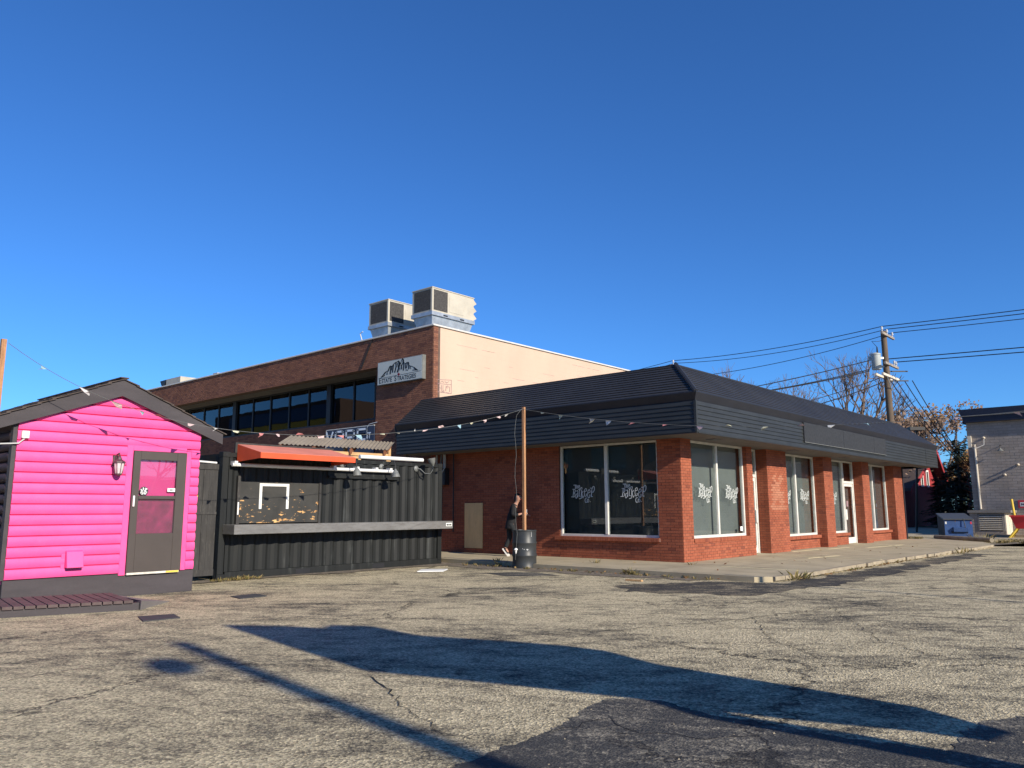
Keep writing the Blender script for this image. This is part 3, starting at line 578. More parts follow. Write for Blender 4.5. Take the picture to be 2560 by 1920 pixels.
# tilted band under the roof edge and horizontal boards below it
band = MB()
for (p, q) in (((-18.75, 15.83), (-8.38, 15.83)), ((-8.38, 15.83), (-8.38, 37.2))):
    a, b = Vector((*p, 0)), Vector((*q, 0)); inn = Vector((0, 1, 0)) if p[1] == q[1] else Vector((-1, 0, 0)); m1 = Vector((-1, 0, 0)) if p[1] == q[1] else Vector((0, 1, 0))
    t1, t0, bo = -.03, .0, .07
    z3, z1, z2 = 3.995, 3.965, 3.775
    A = [a + inn * t1 + Vector((0, 0, z3)), a + inn * t1 + Vector((0, 0, z1)), a + inn * bo + Vector((0, 0, z2)), a + inn * .12 + Vector((0, 0, z2)), a + inn * .12 + Vector((0, 0, z3))]
    B = [b + inn * t1 + Vector((0, 0, z3)), b + inn * t1 + Vector((0, 0, z1)), b + inn * bo + Vector((0, 0, z2)), b + inn * .12 + Vector((0, 0, z2)), b + inn * .12 + Vector((0, 0, z3))]
    if p[1] == q[1]:
        for v, o in zip(B, (t1, t1, bo, .12, .12)): v.x -= o
    else:
        for v, o in zip(A, (t1, t1, bo, .12, .12)): v.y += o
    band.add(A + B, [(0, 1, 2, 3, 4), (9, 8, 7, 6, 5)] + [(i, (i + 1) % 5, 5 + (i + 1) % 5, 5 + i) for i in range(5)])
band.build('eave_band', 'dark_trim', roof)
fas = MB().box(-18.73, -8.5, 15.93, 16.02, ZSOF + .01, 3.93).box(-8.58, -8.49, 16.03, 37.1, ZSOF + .01, 3.93).build('fascia', 'dark_trim', shop)
NB = 7; hb = (3.785 - ZSOF) / NB
for i in range(NB):
    za, zb = ZSOF + i * hb, ZSOF + (i + 1) * hb - .007; rng = random.Random(i)
    c = [(0, za), (.016, zb), (.05, zb), (.05, za)]    # inward offset from the face, height
    MB().prism([(-18.72, 15.85 + o, z) for o, z in c], (10.30 - (0), 0, 0)).build('siding_board', 'siding', fas)
    for (ya, yb) in ((15.865, 35.27), (35.3, 37.12)):
        MB().prism([(-8.4 - o, ya, z) for o, z in c], (0, yb - ya, 0)).build('siding_board', 'siding', fas)
MB().box(-8.45, -8.392, 15.842, 15.9, ZSOF - .005, 3.785).build('corner_trim', 'siding', fas)
MB().box(-18.74, -8.41, 15.86, 15.93, ZSOF - .025, ZSOF - .002).box(-8.47, -8.40, 15.94, 37.13, ZSOF - .025, ZSOF - .002).build('drip_edge', 'siding', fas)
for (a, b) in ((22.16, 25.42), (25.435, 28.47), (28.485, 29.8)): box('sign_panel', 'sign_panel', fas, -8.41, -8.372, a, b, 3.235, 3.79)
MB().box(-8.375, -8.366, 22.16, 29.8, 3.215, 3.232).build('sign_rail', 'lamp', fas)
sof = MB().box(-18.7, -8.5, 15.95, 16.83, 3.052, 3.066).box(-9.85, -8.5, 16.84, 37.1, 3.052, 3.066).build('soffit', 'soffit', shop)
for y in (17.6, 22.6, 27.0, 31.5): MB().box(-9.1, -8.85, y, y + .35, 3.043, 3.05).build('soffit_vent', 'dark_trim', sof)
MB().box(-18.7, -9.0, 35.32, 37.08, 3.052, 3.066).build('soffit_end', 'soffit', sof)
box('rooftop_unit', 'ahu', shop, -12.2, -11.3, 25.2, 27.6, 4.8, 5.32)
# boarded opening, electrical gear and cables on the shaded wall
pb = MB().box(-16.67, -15.94, 16.815, 16.838, .24, 1.55).build('plywood_panel', 'plywood', None); tag(pb, 'bare plywood board fixed over a low opening in the brick wall', 'board')
el = thing('electrical_service', 'grey meter box with conduits under the eave at the shop wall', 'meter box', (-17.5, 16.7, 1.9))
MB().box(-17.75, -17.35, 16.62, 16.83, 2.1, 2.62).build('box', 'black_metal', el, bevel=.01)
for x, r_, z0, z1, m_ in ((-17.85, .03, 2.45, 3.04, 'pale_wire'), (-17.65, .025, 2.62, 3.04, 'lamp'), (-17.5, .045, 2.62, 3.04, 'pale_wire'), (-17.1, .02, .7, 3.04, 'black_metal'), (-17.6, .02, .7, 2.1, 'black_metal')):
    MB().tube([(x, 16.76, z0), (x, 16.76, z1)], r_, 8).build('conduit', m_, el, smooth=True)
MB().tube([(-17.5, 16.7, 2.6), (-17.42, 16.6, 2.5), (-17.35, 16.62, 2.62), (-17.4, 16.7, 2.7)], .012, 6).build('cable', 'pale_wire', el)
MB().tube([(-18.8, 15.88, 3.95), (-18.8, 15.95, 3.6), (-18.8, 16.4, 3.0), (-18.8, 16.8, 2.7), (-18.8, 16.8, .2)], .045, 8).build('downspout', 'dark_trim', shop, smooth=True)

# ------------------------------------------------------------------ brown two-storey building behind
YB, XC, ZT = 16.9, -18.22, 7.27
brown = thing('office_building', 'two-storey brown brick office building with peach side wall', 'building', (-30, 26, 0))
unit_brown = brick_unit('brown_brick'); bb = Brickwork(cl=.2105)
bb.wall('Y', -1, YB, -46, -21.07, 6.24, ZT, back=.3, seed=51, ubase=XC, zbase=0)
bb.wall('Y', -1, YB, -21.07, XC, 1.9, ZT, back=.3, seed=52, ubase=XC, zbase=0)
bb.wall('Y', -1, YB + .95, -46, -21.07, 3.3, 4.6, back=.25, seed=53, ubase=XC, zbase=0)
bb.wall('X', 1, XC + .003, YB + .01, YB + .2, 3.4, ZT, back=.1, seed=54, ubase=YB, zbase=0)
bb.finish(brown, 'brown_brick', 'brown_mortar', unit_brown)
MB().box(-46, XC - .05, YB + .31, 29.3, 6.9, 7.2).build('roof', 'black_metal', brown)
box('side_wall', 'peach', brown, XC - .3, XC - .004, YB + .2, 29.5, 0, ZT)
# faint block courses on the painted side wall: a few lines where the paint has cracked
cr = MB(); rng = random.Random(3)
for k in range(46):
    y = rng.uniform(17.6, 29); z = 4.0 + .2 * rng.randint(1, 15); cr.box(XC - .003, XC - .0015, y, y + rng.uniform(.15, .9), z, z + .008)
cr.build('mortar_crack', 'mural', brown)
MB().box(-46, XC + .05, YB - .05, YB + .3, ZT, ZT + .055).box(XC - .3, XC + .05, YB + .3, 29.55, ZT, ZT + .055).build('coping', 'coping', brown, bevel=.008)
mu = MB(); fr_ = lambda x, y: (XC + .0025, 17.1 + x * .0062, 5.12 + y * .0045)
for s_ in [[(0, 0), (100, 0)], [(0, 0), (0, 88)], [(100, 0), (100, 100)], [(0, 88), (100, 100)], [(3, 60), (100, 66)], [(14, 8), (14, 52)], [(28, 8), (28, 52)], [(14, 30), (28, 30)], [(40, 10), (40, 52)], [(40, 12), (52, 12)], [(60, 14), (62, 50)], [(72, 36), (66, 46), (74, 54), (80, 44)], [(88, 12), (88, 50)], [(20, 72), (34, 80), (46, 74)], [(52, 82), (66, 74), (82, 86)], [(30, 0), (38, 8), (48, 0)], [(64, 3), (84, 3)]]:
    stroke(mu, s_, 3.4, fr_)
mu.build('faded_mural', 'mural', brown)
MB().box(-46, -21.08, YB + .3, YB + .98, 6.22, 6.236).build('soffit', 'soffit', brown)
xs = [-21.07, -22.34, -23.6, -25.1, -26.52, -27.9, -29.3, -30.7, -32.16, -33.66, -35.03, -36.45, -37.9, -39.3, -40.7, -42.1, -43.5, -45]
gl = thing('glazing', '', '') if False else MB().box(-46, -21.08, YB + .97, YB + 1.05, 4.6, 4.66).box(-46, -21.08, YB + .97, YB + 1.05, 6.16, 6.22).build('glazing_frame', 'black_metal', brown)
for i, x in enumerate(xs):
    wd = .13 if i in (3, 8, 13) else .035
    MB().box(x - wd, x + wd, YB + (.9 if wd > .1 else .96), YB + 1.06, 4.66, 6.16).build('mullion', 'black_metal', gl)
for a, b in zip(xs[:-1], xs[1:]): box('pane', 'dark_glass', gl, b + .04, a - .04, YB + 1.0, YB + 1.006, 4.66, 6.16)
box('room', 'interior', brown, -46, -18.6, YB + 1.5, 29, 0, 6.9)
box('reveal', 'brown_mortar', brown, -21.07, -20.9, YB + .3, YB + 1.5, 2, 6.22); box('lower_wall', 'brown_mortar', brown, -46, -21.08, YB + 1.0, YB + 1.4, 0, 4.59)
MB().tube([(-21.3, YB - .02, 7.3), (-21.55, YB - .03, 6.9), (-21.9, YB - .03, 6.3)], .02, 6).build('cable', 'wire', brown)
# signs on it
sg = thing('estate_sign', 'white lightbox sign with mountain range and ESTATE STRATEGIES lettering', 'sign', (-19.7, YB - .1, 5.54))
sx0, sx1, sz0, sz1, sy = -20.83, -18.55, 5.545, 6.345, YB - .16
box('cabinet', 'lamp', sg, sx0, sx1, sy, YB - .01, sz0, sz1, bevel=.006); face = box('face', 'sign_face', sg, sx0 + .02, sx1 - .02, sy - .004, sy - .001, sz0 + .02, sz1 - .02)
def sf(x, y):
    u = (x - 250) / 1745; top = 260 - 280 * u; v = (y - top) / 910
    return (sx0 + u * (sx1 - sx0), sy - .007, sz1 - v * (sz1 - sz0))
ink = MB()
ridge = [(410, 830), (490, 735), (560, 640), (680, 580), (740, 420), (790, 390), (840, 420), (880, 350), (950, 280), (1030, 250), (1090, 210), (1150, 290), (1180, 310), (1200, 200), (1245, 120), (1290, 180), (1290, 270), (1380, 330), (1400, 280), (1470, 270), (1500, 400), (1600, 430), (1690, 470), (1750, 520), (1830, 580)]
stroke(ink, ridge, 26, sf)
for s_, w_ in [([(420, 825), (540, 770)], 40), ([(560, 650), (520, 740)], 40), ([(740, 430), (690, 600)], 36), ([(790, 420), (770, 700)], 50), ([(830, 430), (820, 560)], 26), ([(890, 360), (860, 640)], 50), ([(985, 270), (1000, 420), (950, 640)], 50), ([(1090, 220), (1140, 330), (1060, 630)], 60), ([(1060, 300), (1080, 440)], 40), ([(1260, 150), (1270, 300), (1205, 380), (1210, 520)], 46), ([(1300, 330), (1280, 570)], 44), ([(1360, 340), (1360, 500)], 36), ([(1430, 300), (1400, 490)], 36), ([(1480, 300), (1490, 520)], 44), ([(1380, 560), (1450, 570)], 36), ([(1540, 430), (1560, 520)], 26), ([(1640, 570), (1800, 570)], 30), ([(1690, 490), (1760, 560)], 40), ([(600, 640), (620, 740)], 20), ([(650, 620), (670, 730)], 20), ([(1150, 480), (1140, 570)], 20)]: stroke(ink, s_, w_, sf)
stroke(ink, [(300, 890), (1040, 765)], 14, sf); stroke(ink, [(1170, 745), (1930, 600)], 14, sf); ink.build('print', 'sign_ink', face)
lf = MB(); stroke(lf, [(1065, 715), (1145, 715)], 30, sf); stroke(lf, [(1105, 680), (1105, 770)], 36, sf); stroke(lf, [(1075, 745), (1135, 735)], 26, sf); lf.build('maple_leaf', 'leaf_red', face)
cur = sx0 + .1
for body_, size_ in (('E', .27), ('STATE', .205), (None, .1), ('S', .27), ('TRATEGIES', .205)):
    if body_ is None: cur += size_; continue
    t_ = text_mb(body_, size_, (0, sy - .006, sz0 + .065), (1, 0, 0), (0, 0, 1), .004, .93); x0_, x1_ = min(v[0] for v in t_.v), max(v[0] for v in t_.v)
    t_.v = [(v[0] - x0_ + cur, v[1], v[2]) for v in t_.v]; cur += x1_ - x0_ + .03; t_.build('lettering', 'sign_ink', face)
vs_ = thing('vape_sign', 'dark blue shop sign reading VAPE behind the shelter roof', 'sign', (-22.4, YB + .5, 3.2))
vy = YB + .0
box('panel', 'sign_blue', vs_, -23.84, -21.1, vy - .03, vy + .08, 3.2, 4.22)
MB().box(-23.86, -21.1, vy - .035, vy + .09, 4.22, 4.245).box(-23.87, -23.84, vy - .035, vy + .09, 3.2, 4.245).build('frame', 'white_frame', vs_)
vm = MB(); vf = lambda x, y: (-23.8 + x * 1.08, vy - .05, 3.77 + y * .86)
for s_ in [[(0, .42), (.17, 0), (.34, .42)], [(.5, 0), (.5, .36), (.56, .42), (.86, .42), (.92, .36), (.92, 0)], [(.5, .14), (.92, .14)], [(1.08, 0), (1.08, .42), (1.44, .42), (1.5, .36), (1.5, .2), (1.44, .14), (1.08, .14)], [(2.06, .42), (1.68, .42), (1.68, .21), (2.02, .21), (1.68, .21), (1.68, 0), (2.06, 0)]]: stroke(vm, s_, .085, vf)
vm.build('lettering', 'sign_letter', vs_)
st = MB(); text_mb('ST', .3, (-21.5, vy - .05, 3.79), (1, 0, 0), (0, 0, 1), .006, .8).build('lettering', 'sign_letter', vs_)
stb = MB(); stroke(stb, [(2.16, 0), (2.16, .46), (2.28, .6), (2.66, .64)], .022, vf); stb.build('street_sign_outline', 'vinyl', vs_)
# rooftop machines
def ahu(x0, x1, y0, y1, label, torn):
    t = thing('rooftop_unit', label, 'air handler', ((x0 + x1) / 2, (y0 + y1) / 2, 7.3), group='rooftop air units')
    z0, z1 = 7.98, 8.8
    body = MB().box(x0, x1, y0, y1, z0, z1).build('cabinet', 'ahu', t)
    MB().box(x0 - .02, x1 + .02, y0 - .02, y1 + .02, z1, z1 + .03).build('lid', 'ahu', t)
    MB().box(x0 - .03, x1 + .03, y0 - .03, y1 + .03, z0 - .13, z0).build('base_rail', 'galv', t)
    box('coil_panel', 'coil', body, x0 + .1, x1 - .07, y0 - .006, y0 - .001, z0 + .06, z1 - .05); box('coil_panel', 'coil', body, x1 + .001, x1 + .006, y0 + .07, y0 + .72, z0 + .06, z1 - .05)
    box('corner_post', 'ahu', body, x1 - .06, x1 + .012, y0 - .012, y0 + .06, z0, z1)
    box('access_panel', 'ahu', body, x1 + .001, x1 + .008, y0 + .8, y0 + 1.5, z0 + .1, z1 - .2)
    for y in (y0 + .5, y0 + 1.3): box('fork_slot', 'black_metal', body, x1 + .031, x1 + .034, y, y + .2, z0 - .1, z0 - .05)
    a, b = .03, .28
    MB().hexa([(x0 + b, y0 + b * .4, 7.2), (x1 - .1, y0 + .1, 7.2), (x1 - .1, y1 - b, 7.2), (x0 + b, y1 - b, 7.2), (x0 + a, y0 + a, z0 - .13), (x1 - a, y0 + a, z0 - .13), (x1 - a, y1 - a, z0 - .13), (x0 + a, y1 - a, z0 - .13)]).build('curb_adapter', 'galv', t)
    if torn:
        for k in range(3): MB().prism([(x1 - .02, y1, z1 - .02 - k * .27), (x1 - .02, y1 + .17, z1 - .16 - k * .27), (x1 - .02, y1, z1 - .27 - k * .27)], (-(x1 - x0) + .06, 0, 0)).build('intake_hood', 'ahu', t)
    return t
ahu(-19.87, -18.87, 17.42, 19.43, 'cream rooftop air unit nearest the building corner, with notched intake end', True)
ahu(-22.27, -21.2, 17.45, 19.5, 'second rooftop air unit, further left behind the first', False)
vb = thing('rooftop_exhaust', 'small cream rooftop vent box with slanted black hood at far left', 'vent', (-38.5, 18, 7.2))
MB().box(-38.6, -37.1, 17.6, 18.6, 7.2, 7.88).build('cabinet', 'ahu', vb); MB().prism([(-38.62, 17.6, 7.88), (-38.9, 17.6, 7.35), (-39.3, 17.6, 7.86)], (0, 1, 0)).build('hood', 'black_metal', vb)
rv = thing('rooftop_duct', 'low grey rooftop duct beside the far vent box', 'duct', (-34.4, 18, 7.2)); MB().hexa([(-35.6, 17.6, 7.2), (-33.4, 17.6, 7.2), (-33.4, 18.2, 7.2), (-35.6, 18.2, 7.2), (-35.2, 17.6, 7.42), (-33.4, 17.6, 7.5), (-33.4, 18.2, 7.5), (-35.2, 18.2, 7.42)]).build('duct_run', 'galv', rv); MB().box(-33.7, -33.3, 17.5, 18.2, 7.5, 7.6).build('cap', 'ahu', rv)
MB().tube([(-22.4, 17.3, 7.3), (-22.45, 17.2, 7.7), (-22.3, 17.2, 7.75)], .02, 6).build('cable', 'pale_wire', brown)

# ------------------------------------------------------------------ shipping-container bar
con = thing('container_bar', 'black shipping container bar with steel counter and orange awning', 'container', (-15.9, 11, 0))
CX0, CX1, CY0, CY1, CZ = -17.14, -14.7, 7.95, 14.0, 2.53
def corrugated(y0, y1, z0, z1, xf, depth=.036, per=.278):
    m = MB(); ys = [y0]; xs_ = [xf]; y = y0
    seq = [(.072, 0), (.068, -depth), (.072, -depth), (.066, 0)]
    k = 0
    while y < y1 - 1e-4:
        d, x = seq[k % 4]; y = min(y1, y + d); ys.append(y); xs_.append(xf + x if k % 4 in (1, 2) else xf); k += 1
    for i in range(len(ys) - 1): m.quad((xs_[i], ys[i], z0), (xs_[i + 1], ys[i + 1], z0), (xs_[i + 1], ys[i + 1], z1), (xs_[i], ys[i], z1))
    return m
XP = CX1 - .012
side = MB()
for (a, b, c, d) in [(CY0 + .15, CY1 - .13, .155, 1.07), (10.26, CY1 - .13, 1.07, 2.42), (CY0 + .15, 8.34, 1.07, 2.42), (8.34, 10.26, 1.93, 2.42)]:
    t = corrugated(a, b, c, d, XP); side.add(t.v, t.f)
side.build('corrugated_side', 'container', con)
MB().box(CX0, CX1 - .06, CY0 + .02, CY1 - .02, .16, 2.49).build('shell', 'container', con)
for y in (CY0, CY1 - .13):
    p = MB().box(CX1 - .14, CX1, y, y + .13, .115, CZ - .115).build('corner_post', 'container', con)
    for z in (0, CZ - .114):
        MB().box(CX1 - .17, CX1 + .006, y - .004, y + .165 if y < 9 else y + .134, z, z + .112).build('corner_casting', 'container', p, bevel=.008)
        MB().lathe([(.022, 0), (.022, .004)], 10, (CX1 + .0065, y + .07, z + .055), (1, 0, 0)).build('casting_hole', 'black_metal', p)
MB().box(CX1 - .1, CX1 - .004, CY0 + .166, CY1 - .14, 2.425, 2.51).build('top_rail', 'container', con)
MB().box(CX1 - .12, CX1 - .002, CY0 + .166, CY1 - .14, .004, .15).build('bottom_rail', 'container', con)
for (a, b) in ((9.74, 10.1), (11.8, 12.15)): box('fork_pocket', 'black_metal', con, CX1 - .001, CX1 + .002, a, b, .02, .12)
ht = box('serving_hatch', 'chipped', con, CX1 - .03, CX1 - .008, 8.35, 10.25, 1.1, 1.94)
MB().box(CX1 - .04, CX1 + .025, 8.29, 8.35, 1.08, 2.05).box(CX1 - .04, CX1 + .02, 10.25, 10.3, 1.08, 1.95).build('hatch_jamb', 'black_wood', con)
fm = MB().box(CX1 - .007, CX1 + .006, 8.795, 8.855, 1.385, 1.855).box(CX1 - .007, CX1 + .006, 9.435, 9.495, 1.385, 1.855).box(CX1 - .007, CX1 + .006, 8.795, 9.495, 1.855, 1.91); fm.build('white_strip_frame', 'white_trim', ht)
MB().box(CX1 + .026, CX1 + .034, 8.3, 8.33, 1.27, 1.52).build('latch', 'pipe_white', con)
ct = MB().box(CX1 - .002, -14.25, 8.02, CY1 - .04, .89, 1.078).build('counter', 'steel', con, bevel=.006)
MB().box(-14.249, -14.246, 13.72, 13.92, .95, 1.03).build('label', 'vinyl', ct); lb = MB()
for k in range(3): lb.box(-14.2455, -14.2445, 13.74 + k * .058, 13.785 + k * .058, .965, 1.01)
lb.build('label_print', 'black_metal', ct)
MB().box(CX1 - .03, CX1 + .012, 8.2, 10.6, 2.515, 2.725).build('awning_board', 'black_wood', con)
aw = MB().hexa([(CX1 + .013, 8.25, 2.655), (-13.8, 8.25, 2.455), (-13.8, 10.53, 2.455), (CX1 + .013, 10.53, 2.655), (CX1 + .013, 8.25, 2.69), (-13.8, 8.25, 2.485), (-13.8, 10.53, 2.485), (CX1 + .013, 10.53, 2.69)]).build('awning', 'awning_top', con)
MB().box(-13.812, -13.792, 8.25, 10.53, 2.37, 2.48).build('valance', 'awning', aw)
for y in (8.245, 10.535): MB().prism([(CX1 + .015, y, 2.68), (-13.8, y, 2.478), (-13.8, y, 2.37), (CX1 + .015, y, 2.33)], (0, .006, 0)).build('awning_side', 'awning', aw)
MB().box(CX1, CX1 + .05, 10.48, 12.5, 2.07, 2.12).box(CX1 - .012, CX1 + .004, 10.48, 12.5, 2.12, 2.4).build('header_flap', 'container', con)
pp = MB().tube([(CX1 + .1, 8.1, 2.266), (CX1 + .1, 12.27, 2.266)], .038, 10).build('awning_tube', 'pipe_white', con, smooth=True)
for y in (8.16, 10.56, 11.2, 11.75, 12.18): MB().box(CX1 - .01, CX1 + .15, y - .035, y + .035, 2.27, 2.34).build('tube_bracket', 'pipe_white', pp)
MB().tube([(-14.9, 11.5, 2.6), (-14.85, 13.45, 2.6)], .05, 10).build('roof_pipe', 'pipe_white', con, smooth=True)
def gooseneck(y, upturned, label):
    t = thing('gooseneck_lamp', label, 'lamp', (CX1, y, 2.37), group='gooseneck lamps on the container')
    x = CX1 + .0
    MB().lathe([(.075, 0), (.075, .012), (.05, .035), (.02, .045)], 16, (x, y, 2.37), (1, 0, 0)).build('wall_plate', 'lamp', t, smooth=True)
    if not upturned:
        MB().tube([(x + .04, y, 2.37), (x + .14, y + .02, 2.38), (x + .22, y + .04, 2.43), (x + .3, y + .06, 2.5), (x + .38, y + .06, 2.5), (x + .43, y + .06, 2.42), (x + .44, y + .06, 2.31)], .013, 8).build('arm', 'black_metal', t, smooth=True)
        c, ax = (x + .44, y + .06, 2.31), (.12, 0, -1)
    else:
        MB().tube([(x + .04, y, 2.37), (x + .1, y + .05, 2.36), (x + .18, y + .14, 2.25), (x + .3, y + .2, 2.24), (x + .36, y + .22, 2.32), (x + .4, y + .21, 2.42)], .012, 8).build('arm', 'lamp', t, smooth=True)
        c, ax = (x + .4, y + .21, 2.42), (-.1, -.25, 1)
    MB().lathe([(.02, 0), (.03, .03), (.05, .05), (.075, .1), (.095, .17), (.102, .2), (.096, .2), (.07, .1), (.03, .06)], 18, c, ax).build('shade', 'lamp', t, smooth=True)
gooseneck(10.87, False, 'gooseneck lamp beside the awning, first of three from the left')
gooseneck(12.0, False, 'middle gooseneck lamp with its shade hanging over the white tube end')
gooseneck(13.1, True, 'bent gooseneck lamp with its shade turned upward, near the container corner')
# black boarded gate between shed and container
gt = thing('side_gate', 'black boarded gate between the pink shed and the container', 'gate', (-14.75, 7.4, 0))
for i, (a, b) in enumerate(((6.9, 7.12), (7.125, 7.37), (7.375, 7.6), (7.605, 7.72), (7.725, 7.9))): box('board', 'black_wood', gt, -14.8, -14.765 + (i % 2) * .004, a, b, .1, 2.26)
MB().box(-14.764, -14.745, 6.9, 7.9, .1, .22).box(-14.764, -14.745, 6.9, 7.9, 2.16, 2.27).box(-14.764, -14.748, 6.9, 7.9, 1.28, 1.33).build('rail', 'black_wood', gt)
for y, z, w in ((7.42, 1.62, .07), (7.42, 1.4, .03)): box('latch', 'yellow' if w > .05 else 'white_frame', gt, -14.744, -14.735, y, y + w, z, z + .03)
MB().tube([(-14.85, 6.9, 2.31), (-14.85, 7.2, 2.33), (-14.85, 7.9, 2.3)], .022, 6).build('white_hose', 'pipe_white', gt)
sc = thing('storage_rack', 'dark frame with cables standing behind the black gate', 'rack', (-15.6, 7.4, 0))
MB().box(-15.7, -15.6, 6.75, 6.83, 0, 2.95).box(-15.7, -15.6, 7.82, 7.9, 0, 2.95).build('upright', 'black_wood', sc)
for z in (2.5, 2.68, 2.9): MB().box(-15.68, -15.62, 6.83, 7.82, z, z + .04).build('cross_rail', 'black_wood', sc)
MB().tube([(-15.55, 7.4, 2.3), (-15.55, 7.5, 2.6), (-15.55, 7.62, 2.45), (-15.55, 7.7, 2.75), (-15.55, 7.78, 2.5)], .012, 6).build('cable', 'pale_wire', sc)

# ------------------------------------------------------------------ lumber shelter behind the container
sh = thing('patio_shelter', 'lumber patio shelter with grey corrugated roof behind the container', 'shelter', (-18, 13, 0))
def shp(u, v): # u along the eave, v up the slope
    a = Vector((-17.5, 10.9, 3.02)); e = Vector((0, 3.6, .04)); s_ = Vector((-.85, .93, .33)); return a + e * u + s_ * v
for k in range(5):
    u0, u1 = k / 5, (k + 1) / 5 + .012; m = MB(); n = 22
    for i in range(n):
        a, b = u0 + (u1 - u0) * i / n, u0 + (u1 - u0) * (i + 1) / n; ha, hb_ = (.018 * math.sin(a * 176), .018 * math.sin(b * 176)); dz = Vector((0, 0, .006 * (k % 2)))
        m.quad(shp(a, 0) + Vector((0, 0, ha)) + dz, shp(b, 0) + Vector((0, 0, hb_)) + dz, shp(b, 1) + Vector((0, 0, hb_)) + dz, shp(a, 1) + Vector((0, 0, ha)) + dz)
    m.build('roof_sheet', 'sheet', sh, smooth=True)
for u in (.02, .3, .64, .97): MB().bar(shp(u, -.06) - Vector((0, 0, .09)), shp(u, 1) - Vector((0, 0, .09)), .045, .13).build('rafter', 'rafter', sh)
hd = MB(); hd.bar((-17.55, 10.9, 2.88), (-17.55, 14.55, 2.9), .05, .09); hd.build('header', 'lumber', sh); MB().bar((-17.5, 12.4, 2.79), (-17.5, 14.55, 2.8), .05, .06).build('header', 'lumber', sh)
for y in (11.0, 12.5, 13.5, 14.5): box('post', 'lumber', sh, -17.58, -17.49, y - .045, y + .045, 0, 2.86)
for k in range(3): box('back_post', 'lumber', sh, -18.4, -18.3, 12 + k * 1.6, 12.09 + k * 1.6, 0, 3.2)

# ------------------------------------------------------------------ pink log shed
XS = -13.2; SY0, SY1, RY, EZ, RZ = 3.84, 6.68, 5.27, 2.68, 3.29
shed = thing('pink_shed', 'hot pink log-sided shed with charcoal gable boards and storm door', 'shed', (-14.5, 5.27, 0))
slope = (RZ - EZ) / (SY1 + .0 - RY)
def topz(y): return RZ - abs(y - RY) * slope
DY0, DY1 = 5.44, 6.53   # outer edges of the door trim
LH = .157
def log(ya, yb, z, m='pink'):
    n = 6; prof = []
    for k in range(n + 1):
        a = math.pi * k / n; prof.append((XS + .012 + .038 * math.sin(a) ** .8 if 0 < k < n else XS, z + LH * (1 - math.cos(a)) / 2))
    prof = [(XS - .02, z)] + prof + [(XS - .02, z + LH)]
    zt = [p[1] for p in prof]
    def ends(y, side):
        out = []
        for x, zz in prof:
            lim = RY + (RZ - zz) / slope if side > 0 else RY - (RZ - zz) / slope
            out.append((x, min(y, lim) if side > 0 else max(y, lim), zz))
        return out
    L, Rr = ends(ya, -1), ends(yb, 1); N = len(prof)
    MB().add(L + Rr, [tuple(range(N)), tuple(range(2 * N - 1, N - 1, -1))] + [(i, N + i, N + (i + 1) % N, (i + 1) % N) for i in range(N)]).build('log_siding', m, fw_, smooth=True)
fw_ = MB().prism([(XS - .03, SY0, .3), (XS - .03, SY1, .3), (XS - .03, SY1, EZ), (XS - .03, RY, RZ), (XS - .03, SY0, EZ)], (-.08, 0, 0)).build('front_wall', 'pink', shed)
for k in range(20):
    z = .36 + k * LH
    if z > 3.26: break
    if z + LH * .5 < 2.42:
        log(SY0, DY0, z); log(DY1, SY1, z)
    else: log(SY0 if z < EZ else 0, SY1 if z < EZ else 9, z)
# trim round the door, inner door, storm door
tr = MB().box(XS, XS + .045, DY0, DY0 + .1, .33, 2.42).box(XS, XS + .045, DY1 - .085, DY1, .36, 2.39).box(XS, XS + .043, DY0 + .1, DY1 - .085, 2.335, 2.42); tr.build('door_trim', 'pink', shed, bevel=.005)
box('inner_door', 'pink', shed, XS - .02, XS + .004, DY0 + .1, DY1 - .085, .36, 2.335)
d0, d1 = DY0 + .105, DY1 - .09
sd = MB().box(XS + .035, XS + .068, d0, d0 + .115, .37, 2.33).box(XS + .035, XS + .068, d1 - .165, d1, .37, 2.33).box(XS + .035, XS + .067, d0 + .115, d1 - .165, 2.19, 2.33).box(XS + .035, XS + .067, d0 + .115, d1 - .165, .37, .985).box(XS + .035, XS + .071, d0 + .115, d1 - .165, 1.545, 1.6).build('storm_door', 'storm_door', shed, bevel=.004)
box('pane', 'glass', sd, XS + .048, XS + .052, d0 + .115, d1 - .165, 1.6, 2.19); box('insect_screen', 'screen', sd, XS + .05, XS + .052, d0 + .115, d1 - .165, .985, 1.545)
MB().box(XS + .071, XS + .1, d0 + .02, d0 + .05, 1.42, 1.6).build('handle', 'pipe_white', sd, bevel=.008)
MB().box(XS + .03, XS + .075, d0 + .01, d1 - .03, .335, .368).build('threshold', 'sill_metal', sd); MB().box(XS + .0755, XS + .0765, d1 - .25, d1 - .035, .338, .366).build('threshold_tape', 'yellow', sd)
dk = MB().lathe([(.072, 0), (.072, .002)], 24, (XS + .0535, 5.745, 1.675), (1, 0, 0)).build('round_sticker', 'black_metal', sd)
jm = MB(); jf = lambda y, z: (XS + .0572, 5.745 + y, 1.675 + z)
for s_ in [[(-.012, .055), (-.012, .012), (-.05, .012), (-.045, .03)], [(.05, .035), (.018, .05), (.014, .03), (.045, .022), (.04, .01), (.01, .01)], [(-.05, -.012), (-.012, -.012), (-.012, -.055), (-.04, -.045), (-.05, -.012)], [(.012, -.012), (.05, -.012), (.04, -.035), (.012, -.055), (.012, -.03)]]: stroke(jm, s_, .014, jf)
jm.build('sticker_print', 'vinyl', dk)
MB().box(XS + .053, XS + .055, 6.14, 6.27, 1.67, 1.73).build('card', 'vinyl', sd); MB().box(XS + .0552, XS + .0558, 6.18, 6.23, 1.69, 1.71).build('card_print', 'black_metal', sd)
